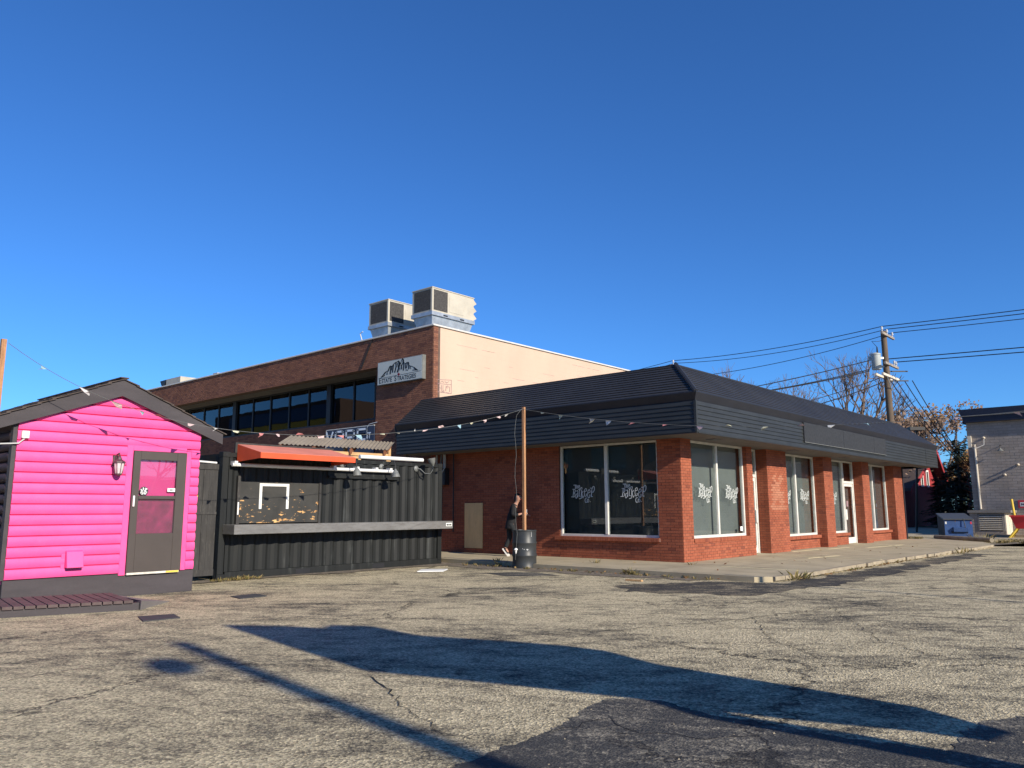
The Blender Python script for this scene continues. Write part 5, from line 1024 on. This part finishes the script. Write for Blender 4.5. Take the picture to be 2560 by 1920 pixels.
# ------------------------------------------------------------------ utility poles and wires
def crossarm(parent, x, y, z, half, ax=(0, 1, 0), m='arm_wood', off=.17):
    a = Vector(ax); c = Vector((x, y, z)) + Vector((off, 0, 0)); MB().obox(c, a * half, Vector((.055, 0, 0)) if abs(a.y) > .5 else Vector((0, .055, 0)), (0, 0, .065)).build('crossarm', m, parent)
def insulator(parent, p): MB().lathe([(.025, 0), (.025, .08), (.06, .1), (.06, .14), (.035, .16), (.055, .18), (.05, .24), (.02, .26)], 8, p).build('insulator', 'porcelain', parent, smooth=True)
ux, uy, ut = -11.75, 43.0, 10.55
up_ = thing('utility_pole', 'wooden utility pole with grey transformer behind the shop roof', 'utility pole', (ux, uy, 0))
MB().tube([(ux, uy, 0), (ux, uy, 4), (ux, uy, 8), (ux, uy, ut)], [.21, .185, .16, .145], 12).build('pole', 'pole_wood', up_, smooth=True)
# crossarms square to the line of wires
arm = Vector((0, 1, 0))
def arm_pt(z, t, o=.17): return Vector((ux + o, uy + t, z))
def arm2(z, a, b, m='arm_wood', o=.17): MB().bar(arm_pt(z, a, o), arm_pt(z, b, o), .1, .12).build('crossarm', m, up_)
arm2(10.3, -.95, 1.15); arm2(8.75, -.8, 1.5); arm2(8.1, -1.35, 1.45, 'cream_panel'); arm2(8.1, -1.35, 1.45, 'cream_panel', -.17)
for t in (-.85, .0, .95): insulator(up_, arm_pt(10.37, t))
for t in (.9, 1.25): insulator(up_, arm_pt(8.82, t))
for t in (-.7, .8): MB().bar(arm_pt(8.05, t, .2), arm_pt(7.4, 0, .17), .04, .03).build('brace', 'galv', up_)
for z in (7.9, 8.4): MB().bar(Vector((ux, uy, z)) - RT * .1, Vector((ux, uy, z)) + RT * 1.1, .05, .06).build('stand_off', 'black_metal', up_)
tc = Vector((ux, uy, 8.48)) - RT * .56 + pc * .12
trf = MB().lathe([(.22, 0), (.24, .03), (.24, .74), (.26, .76), (.26, .82), (.22, .84), (.06, .9)], 18, tc).build('transformer', 'transformer', up_, smooth=True)
MB().tube([tc + Vector((0, 0, .88)) + RT * .1, tc + Vector((0, 0, 1.2)) + RT * .1], [.05, .03], 8).build('bushing', 'black_metal', trf); MB().box(tc.x - .35, tc.x - .2, tc.y - .1, tc.y + .1, 9.0, 9.2).build('tap_box', 'transformer', trf)
for z in (8.65, 9.1): MB().bar(tc + Vector((0, 0, z - 8.48)), Vector((ux, uy, z)), .1, .1).build('bracket', 'galv', trf)
MB().tube([tc + Vector((0, 0, 1.2)) + RT * .1, tc + Vector((0, 0, 1.5)) - RT * .15, Vector((ux, uy, 10.0)) - RT * .3, Vector((ux, uy, 10.1))], .014, 5).build('jumper', 'wire', trf)
def pixel(px, py, dist):   # a point seen at this place of the photograph, given its distance along the view
    q = fwd * F_PX + r2 * (px - 1280) + u2 * (960 - py); q = q / F_PX; return CAMP + q * dist
def wire(a, b, sag, r_=.016, label='', name='power_line', m='wire'):
    a, b = Vector(a), Vector(b); t_ = [a.lerp(b, k / 24) - Vector((0, 0, 4 * sag * (k / 24) * (1 - k / 24))) for k in range(25)]
    return tag(MB().tube(t_, r_, 5).build(name, m), label, 'wire', 'overhead wires')
p2x, p2y = -24.5, 43.2
u2p = thing('utility_pole', 'distant utility pole whose crossarm shows above the shop ridge', 'utility pole', (p2x, p2y, 0))
MB().tube([(p2x, p2y, 0), (p2x, p2y, 10.4)], [.2, .14], 10).build('pole', 'pole_wood', u2p, smooth=True); MB().bar(Vector((p2x, p2y, 9.95)) - RT * .9 + pc * .2, Vector((p2x, p2y, 9.95)) + RT * .35 + pc * .2, .1, .12).build('crossarm', 'arm_wood', u2p)
for t in (-.8, -.4, .1): insulator(u2p, Vector((p2x, p2y, 10.0 + (.4 if t > 0 else 0))) + RT * t + pc * .2)
top2 = Vector((p2x, p2y, 10.65)) + RT * .1
wire(arm_pt(10.63, -.85), top2, .25, .02, 'upper power line left of the transformer pole'); wire(arm_pt(10.63, .0), top2 + Vector((0, .3, -.12)), .35, .018, 'second power line left of the transformer pole'); wire(arm_pt(10.6, .95), Vector((p2x + .9, p2y + .8, 9.6)), .3, .018, 'lowest of three high power lines left of the pole')
wire(top2, (-50, 44, 9.9), .5, .018, 'power line running left from the distant pole'); wire(top2 + Vector((0, .3, -.12)), (-50, 44.4, 9.6), .5, .016, 'lower power line running left from the distant pole')
wire(arm_pt(10.63, -.85), (32, 42.2, 11.0), .5, .022, 'topmost power line running right of the transformer pole'); wire(arm_pt(10.63, .0), (32, 43, 10.9), .5, .022, 'second power line running right of the transformer pole'); wire(arm_pt(10.6, .95), (32, 44, 10.7), .5, .02, 'third power line running right of the transformer pole')
wire(Vector((ux, uy, 9.05)), (34, 41.5, 8.3), .35, .026, 'upper thick cable running right of the pole'); wire(arm_pt(9.05, 1.25), (34, 42.2, 8.0), .35, .026, 'lower thick cable running right of the pole')
for k, (pz, tgt) in enumerate([(8.97, (1865, 964, 40)), (8.5, (1905, 972, 40)), (8.42, (1900, 974, 40)), (8.12, (2010, 999, 38)), (7.85, (2035, 1007, 38))]):
    a = Vector((ux, uy, pz)) - RT * (.9 if k < 3 else .2); b = pixel(*tgt); c = a + (b - a) * 1.7; wire(a, c, .15, .026 if k != 3 else .018, 'service cable descending left to the shop roof, number %d from the top' % (k + 1) if False else ['highest', 'second', 'third', 'fourth', 'lowest'][k] + ' of the service cables sloping left behind the shop roof', 'service_cable')
for k, (dx, tgt) in enumerate([(.2, (2405, 1160, 45)), (.5, (2412, 1162, 45)), (.9, (2430, 1172, 45)), (1.3, (2440, 1180, 45))]):
    a = Vector((ux, uy, 7.85 + .02 * k)) + RT * dx; wire(a, pixel(*tgt), .35, .024, ['first', 'second', 'third', 'fourth'][k] + ' from the left of the drop cables sloping down to the right', 'drop_cable')
tag(MB().obox(pixel(2290, 1072, 44), RT * .42, pc * .2, (0, 0, .09)).tube([pixel(2292, 1074, 44), pixel(2292, 1330, 44)], .06, 6).build('area_light', 'black_metal'), 'flat black area light on a slim pole behind the roof end', 'light')

# ------------------------------------------------------------------ trees
def tree(name, label, base, height, spread, seed, leaves=0, leafm='leaf_brown', lean=0., trunk_r=.25, maxd=6, leaf_low=.3, lsize=.16, forks=3):
    rng = random.Random(seed); t_ = thing(name, label, 'tree', base); br_ = MB(); tips = []
    base = Vector(base)
    def grow(p, d, L, r_, depth):
        n = 3; pts = [p]; q = p
        for k in range(n):
            d = (d + Vector((rng.uniform(-.22, .22), rng.uniform(-.22, .22), rng.uniform(-.04, .2)))).normalized(); q = q + d * L / n; pts.append(q)
        br_.tube(pts, [r_, r_ * .9, r_ * .8, r_ * .66], 6 if depth < 2 else (4 if depth < 4 else 3), caps=False)
        if depth >= maxd or r_ < .006: tips.append((q, d)); return
        if depth >= 3: tips.append((q, d))
        for k in range(rng.choice((2, forks, forks)) if depth < maxd - 1 else 3):
            a = rng.uniform(.35, .95) if k else rng.uniform(.1, .35); ax = d.orthogonal().normalized(); ax.rotate(Matrix.Rotation(rng.uniform(0, 6.28), 3, d)); e = d.copy(); e.rotate(Matrix.Rotation(a, 3, ax)); e.x *= spread; e.y *= spread; e.normalize()
            grow(q, e, L * rng.uniform(.62, .86), r_ * (.72 if k == 0 else .55), depth + 1)
    grow(base, Vector((lean, lean * .3, 1)).normalized(), height * .33, trunk_r, 0)
    br_.build('trunk', 'bark', t_)
    if leaves:
        lv = MB()
        for k in range(leaves):
            q, d = rng.choice(tips); c = q + Vector((rng.gauss(0, .17), rng.gauss(0, .17), rng.gauss(0, .15)))
            if c.z < base.z + height * leaf_low: continue
            a = Vector((rng.uniform(-1, 1), rng.uniform(-1, 1), rng.uniform(-1, 1))).normalized(); b = a.orthogonal().normalized(); s_ = lsize * rng.uniform(.5, 1.2)
            lv.quad(c - a * s_, c + b * s_ * .6, c + a * s_, c - b * s_ * .6)
        lv.build('crown', leafm, t_)
    return t_
def place(px, dist): p = pixel(px, 1276, dist); return (p.x, p.y, 0)
tree('bare_tree', 'bare tree with twisted forked trunk left of the transformer pole', place(2150, 62), 10.6, .95, 11, trunk_r=.42, maxd=7)
tree('bare_tree', 'bare grey tree behind the shop roof, left of the twisted one', place(2060, 66), 9.8, 1.0, 23, trunk_r=.3, maxd=7)
tree('bare_tree', 'small bare tree top showing over the middle of the shop roof', place(1835, 70), 12.3, .9, 5, trunk_r=.25)
tree('bare_tree', 'low bare tree top just right of the rooftop unit', place(1925, 72), 11.3, 1.0, 8, trunk_r=.22)
tree('oak_tree', 'tree with russet dry leaves right of the utility pole', place(2285, 58), 7.6, 1.15, 31, leaves=2200, trunk_r=.3, lsize=.15, maxd=7)
tree('oak_tree', 'rusty leaved tree low behind the utility pole', place(2215, 68), 8.0, 1.2, 37, leaves=1500, trunk_r=.28, lsize=.18)
tree('bare_tree', 'grey twiggy tree between the russet tree and the grey building', place(2385, 64), 8.0, 1.0, 43, leaves=3000, leaf_low=.1, leafm='leaf_dry', trunk_r=.25, lsize=.13)
tree('oak_tree', 'brownish tree behind the eave end of the shop', place(2350, 72), 8.4, 1.2, 47, leaves=1700, trunk_r=.25, lsize=.19)
tree('shrub_tree', 'dense twiggy grey shrub filling the gap beside the grey building', place(2414, 61), 5.2, 1.2, 53, leaves=3200, leafm='leaf_dry', trunk_r=.18, lsize=.12, leaf_low=.05)
tree('shrub_tree', 'dense twiggy shrub just left of the spruce', place(2362, 62), 4.6, 1.3, 59, leaves=2600, leafm='leaf_dry', trunk_r=.16, lsize=.12, leaf_low=.05)
def spruce(base, H, Rr, seed, label, name='spruce_tree'):
    rng = random.Random(seed); t_ = thing(name, label, 'tree', base); b = Vector(base); MB().tube([b, b + Vector((0, 0, H))], [.16, .02], 6).build('trunk', 'bark', t_); m = MB()
    n = int(H * 26)
    for k in range(n):
        f_ = k / n; z = .3 + (H - .3) * f_; a = rng.uniform(0, 6.28); L = Rr * (1 - f_) ** .8 * rng.uniform(.7, 1.1) + .15; d = Vector((math.cos(a), math.sin(a), -.28)).normalized(); sdv_ = Vector((-math.sin(a), math.cos(a), 0))
        for j in range(int(4 + L * 9)):
            p = b + Vector((0, 0, z)) + d * L * (j + 1) / (4 + L * 9) + Vector((0, 0, .12 * (j / (4 + L * 9)) ** 2)); w = .13 + .16 * (1 - j / (4 + L * 9))
            for s_ in (-1, 1):
                tip = p + sdv_ * s_ * w * rng.uniform(.7, 1.2) + d * .1 + Vector((0, 0, rng.uniform(-.08, .02))); m.add([p - d * .05, p + d * .06, tip], [(0, 1, 2)])
    m.build('crown', 'spruce', t_); return t_
spruce(place(2405, 55), 6.2, 2.7, 3, 'dark spruce against the left edge of the grey building')
spruce(place(2372, 54), 3.9, 1.5, 4, 'dark cedar left of the spruce, in the shade', 'cedar_tree'); spruce(place(2345, 57), 3.6, 1.3, 6, 'dark cedar next to the red house corner', 'cedar_tree'); spruce(place(2392, 51), 3.0, 1.2, 8, 'low dark cedar directly behind the dumpster', 'cedar_tree')

for px_, d_, h_, l_ in ((2428, 70, 7.5, 'tall dark cedar close behind the corner of the grey building'), (2330, 80, 6.5, 'dark cedar far behind the red house'), (2412, 82, 8.5, 'tallest dark cedar in the far row behind the spruce'), (2370, 78, 6.0, 'dark cedar in the far row between spruce and house')): spruce(place(px_, d_), h_, 2.2, px_, l_, 'cedar_tree')

# ------------------------------------------------------------------ weeds and leaves
def tufts(spots, name, label, cat, seed, m='weed', blades=14, h=.085):
    rng = random.Random(seed); mb = MB()
    for (x, y, z, s_) in spots:
        for k in range(int(blades * s_)):
            a = rng.uniform(0, 6.28); r_ = rng.uniform(0, .09) * s_; p = Vector((x + r_ * math.cos(a), y + r_ * math.sin(a), z)); d = Vector((math.cos(a) * rng.uniform(.1, .9), math.sin(a) * rng.uniform(.1, .9), 1)).normalized() * h * s_ * rng.uniform(.4, 1.2); w = Vector((-math.sin(a), math.cos(a), 0)) * .007
            mb.add([p - w, p + w, p + d * .6 + w * 1.5 + Vector((0, 0, 0)), p + d + Vector((d.x, d.y, -.1 * h)) * .4], [(0, 1, 2), (0, 2, 3)])
    return tag(mb.build(name, m), label, cat, kind='stuff')
rng = random.Random(77)
tufts([(-14.45 + rng.uniform(-.12, .12), 7.7 + rng.uniform(0, 1.0), .012, rng.uniform(.6, 1.1)) for k in range(22)], 'weeds', 'low yellow-green weeds at the container corner', 'weeds', 1)
tufts([(rng.uniform(-13.8, -7.3), 14.12 + rng.uniform(-.2, .06), .008, rng.uniform(.4, 1.0)) for k in range(34)] + [(-9.2, 14.2, .01, 1.6), (-9.05, 14.15, .01, 1.5), (-12.9, 14.25, .01, 1.6), (-13.2, 14.5, .1, 1.3), (-11.0, 15.5, .1, 1.2), (-8.9, 16.3, .1, 1.0)], 'weeds', 'dry weeds along the kerb in front of the shop', 'weeds', 2)
tufts([(-6.05 + .013 * (k * .24) + rng.uniform(-.1, .06), 14.9 + k * .24, .01, rng.uniform(.3, .95)) for k in range(68)] + [(-6.05, 15.1, .02, 2.2), (-5.95, 15.3, .02, 1.8), (-5.6, 26.5, .02, 2.2), (-5.7, 27.6, .02, 1.8)], 'weeds', 'dry weeds and litter along the worn edge of the walk', 'weeds', 3)
tufts([(rng.uniform(-7.3, -4.5), rng.uniform(34.6, 37.2), .02, rng.uniform(1, 2.2)) for k in range(40)] + [(-6.9, 36.2, .02, 4.0)], 'weeds', 'dry weeds by the red cart and wheel stop', 'weeds', 4)
tufts([(-9.2 + rng.uniform(-.3, .3), 35.7 + rng.uniform(-.2, .3), .1, 1.4) for k in range(12)], 'weeds', 'weeds at the far end of the shop wall', 'weeds', 5)
lv = MB()
for k in range(520):
    if k < 330: t_ = rng.random(); x, y, z = -6.02 + .016 * 16 * t_ + rng.gauss(0, .1), 14.9 + 16.5 * t_, .014
    elif k < 430: x, y, z = rng.uniform(-14, -7), 14.05 + rng.gauss(0, .12), .016
    else: x, y, z = rng.uniform(-12, -6.4), rng.uniform(14.6, 30), .104
    if x < -9.3 and y > 16.7: continue
    if -9.3 < x < -6.2 and y > 14.4 and z < .1: z = .104
    a = rng.uniform(0, 6.28); s_ = rng.uniform(.02, .05); d = Vector((math.cos(a), math.sin(a), rng.uniform(-.2, .5))) * s_; e = Vector((-math.sin(a), math.cos(a), rng.uniform(-.2, .5))) * s_ * .6; p = Vector((x, y, z + .02)); lv.add([p - d, p + e, p + d, p - e], [(0, 1, 2), (0, 2, 3)])
tag(lv.build('dry_leaves', 'leaf_dry'), 'scattered dry brown leaves along kerb and walk', 'leaves', kind='stuff')
pebb = MB()
for k in range(700):
    x, y = rng.uniform(-9, 1), rng.uniform(2.6, 12); s_ = rng.uniform(.004, .012); p = Vector((x, y, .002)); pebb.add([p + Vector((s_, 0, 0)), p + Vector((-.5 * s_, .8 * s_, 0)), p + Vector((-.5 * s_, -.8 * s_, 0)), p + Vector((0, 0, s_))], [(0, 1, 3), (1, 2, 3), (2, 0, 3)])
tag(pebb.build('loose_gravel', 'concrete_edge'), 'loose gravel grains scattered over the asphalt', 'gravel', kind='stuff')

# ------------------------------------------------------------------ out of frame: what casts the shadows and what the windows mirror
lp = thing('street_lamp', 'street lamp behind the viewer whose thin shadow crosses the asphalt', 'street lamp', (9.75, 1.35, 0))
MB().tube([(9.75, 1.35, 0), (9.75, 1.35, 8.5)], [.13, .1], 10).build('pole', 'galv', lp); t_ = 9.75 + 7.0; hp = Vector((9.75, 3.41 - .15 * t_, .475 * t_))
MB().tube([(9.75, 1.35, 7.6), (9.75, 1.2, 7.9), tuple(hp)], .018, 6).build('arm', 'galv', lp); MB().lathe([(.03, .22), (.16, .14), (.2, 0), (.16, -.14), (.03, -.22)], 14, hp).build('globe', 'frosted', lp, smooth=True)
XO = 2.4
def up_sun(x, y): t = XO - x; return (XO, y - .15 * t, .475 * t)
sg2 = thing('shadow_cutout', 'invented cut-out behind the viewer, shaped to cast the broad shadow on the asphalt', 'sign', (XO, 4.3, 0))  # unseen invented caster, outline traced back from its shadow along the sun
GND = lambda px, py: (lambda q: (CAMP + q * (-EYE / q.z)))(fwd * F_PX + r2 * (px - 1280) + u2 * (960 - py))
upper = [(552, 1562), (700, 1564), (804, 1570), (822, 1562), (926, 1565), (1042, 1588), (1280, 1603), (1413, 1614), (1500, 1625), (1627, 1658), (1974, 1714), (2264, 1763), (2495, 1828)]
lowA = [(2437, 1849), (2264, 1824), (1974, 1797), (1789, 1776)]
lowB = [(1859, 1791), (2148, 1836), (2368, 1876), (2560, 1915)]; lowC = [(2560, 1955), (2437, 1925), (2148, 1868), (1743, 1793), (1592, 1746), (1280, 1712), (903, 1675)]
body = [up_sun(*GND(*p)[:2]) for p in upper + lowA + lowB + lowC]
MB().prism(body, (.08, 0, 0)).build('panel', 'sign_panel', sg2)
e1, e2 = body[len(upper) + 7], body[len(upper) + 8]; MB().prism([(XO + .01, e1[1], e1[2] + .03), (XO + .01, e2[1], e2[2] + .03), (XO + .01, e2[1], 0), (XO + .01, e1[1], 0)], (.06, 0, 0)).build('leg', 'black_metal', sg2)
ac = thing('street_block', 'dark brick block across the street, mirrored in the corner shop windows', 'building', (-45, -36, 0))
MB().box(-80, -18, -42, -30, 0, 9.5).build('wall', 'brown_mortar', ac); MB().box(-80.2, -17.8, -42.2, -29.7, 9.5, 10).build('cornice', 'rafter', ac)
for k in range(9): MB().box(-78 + k * 6.5, -74 + k * 6.5, -30.1, -29.95, 5.2, 7.6).build('window', 'dark_glass', ac)
hs_ = thing('hotel_block', 'taller block with blue and yellow bands, mirrored in the upstairs windows', 'building', (-108, -36, 0))
MB().box(-125, -90, -42, -30, 0, 17).build('wall', 'brown_mortar', hs_); MB().box(-118, -92, -30, -29.8, 13, 14.4).build('yellow_band', 'yellow', hs_); MB().box(-120, -91, -30, -29.8, 14.5, 16.4).build('blue_band', 'blue_steel', hs_)
for k, (x, y, h_) in enumerate([(60, 20, 9), (75, 45, 10), (70, -5, 8), (85, 70, 11), (66, 95, 10)]): tree('street_tree', ['bare street tree across the road, mirrored in the shop windows', 'second bare tree across the road', 'third bare tree across the road', 'fourth bare tree across the road', 'fifth bare tree across the road'][k], (x, y, 0), h_, 1.2, 90 + k, trunk_r=.3, maxd=5)
ab = thing('far_building', 'plain low building across the road, mirrored in the shop windows', 'building', (95, 40, 0)); MB().box(90, 110, -30, 120, 0, 6).build('wall', 'grey_trim', ab); MB().box(89.8, 110, -30.2, 120.2, 6, 6.4).build('coping', 'coping', ab)
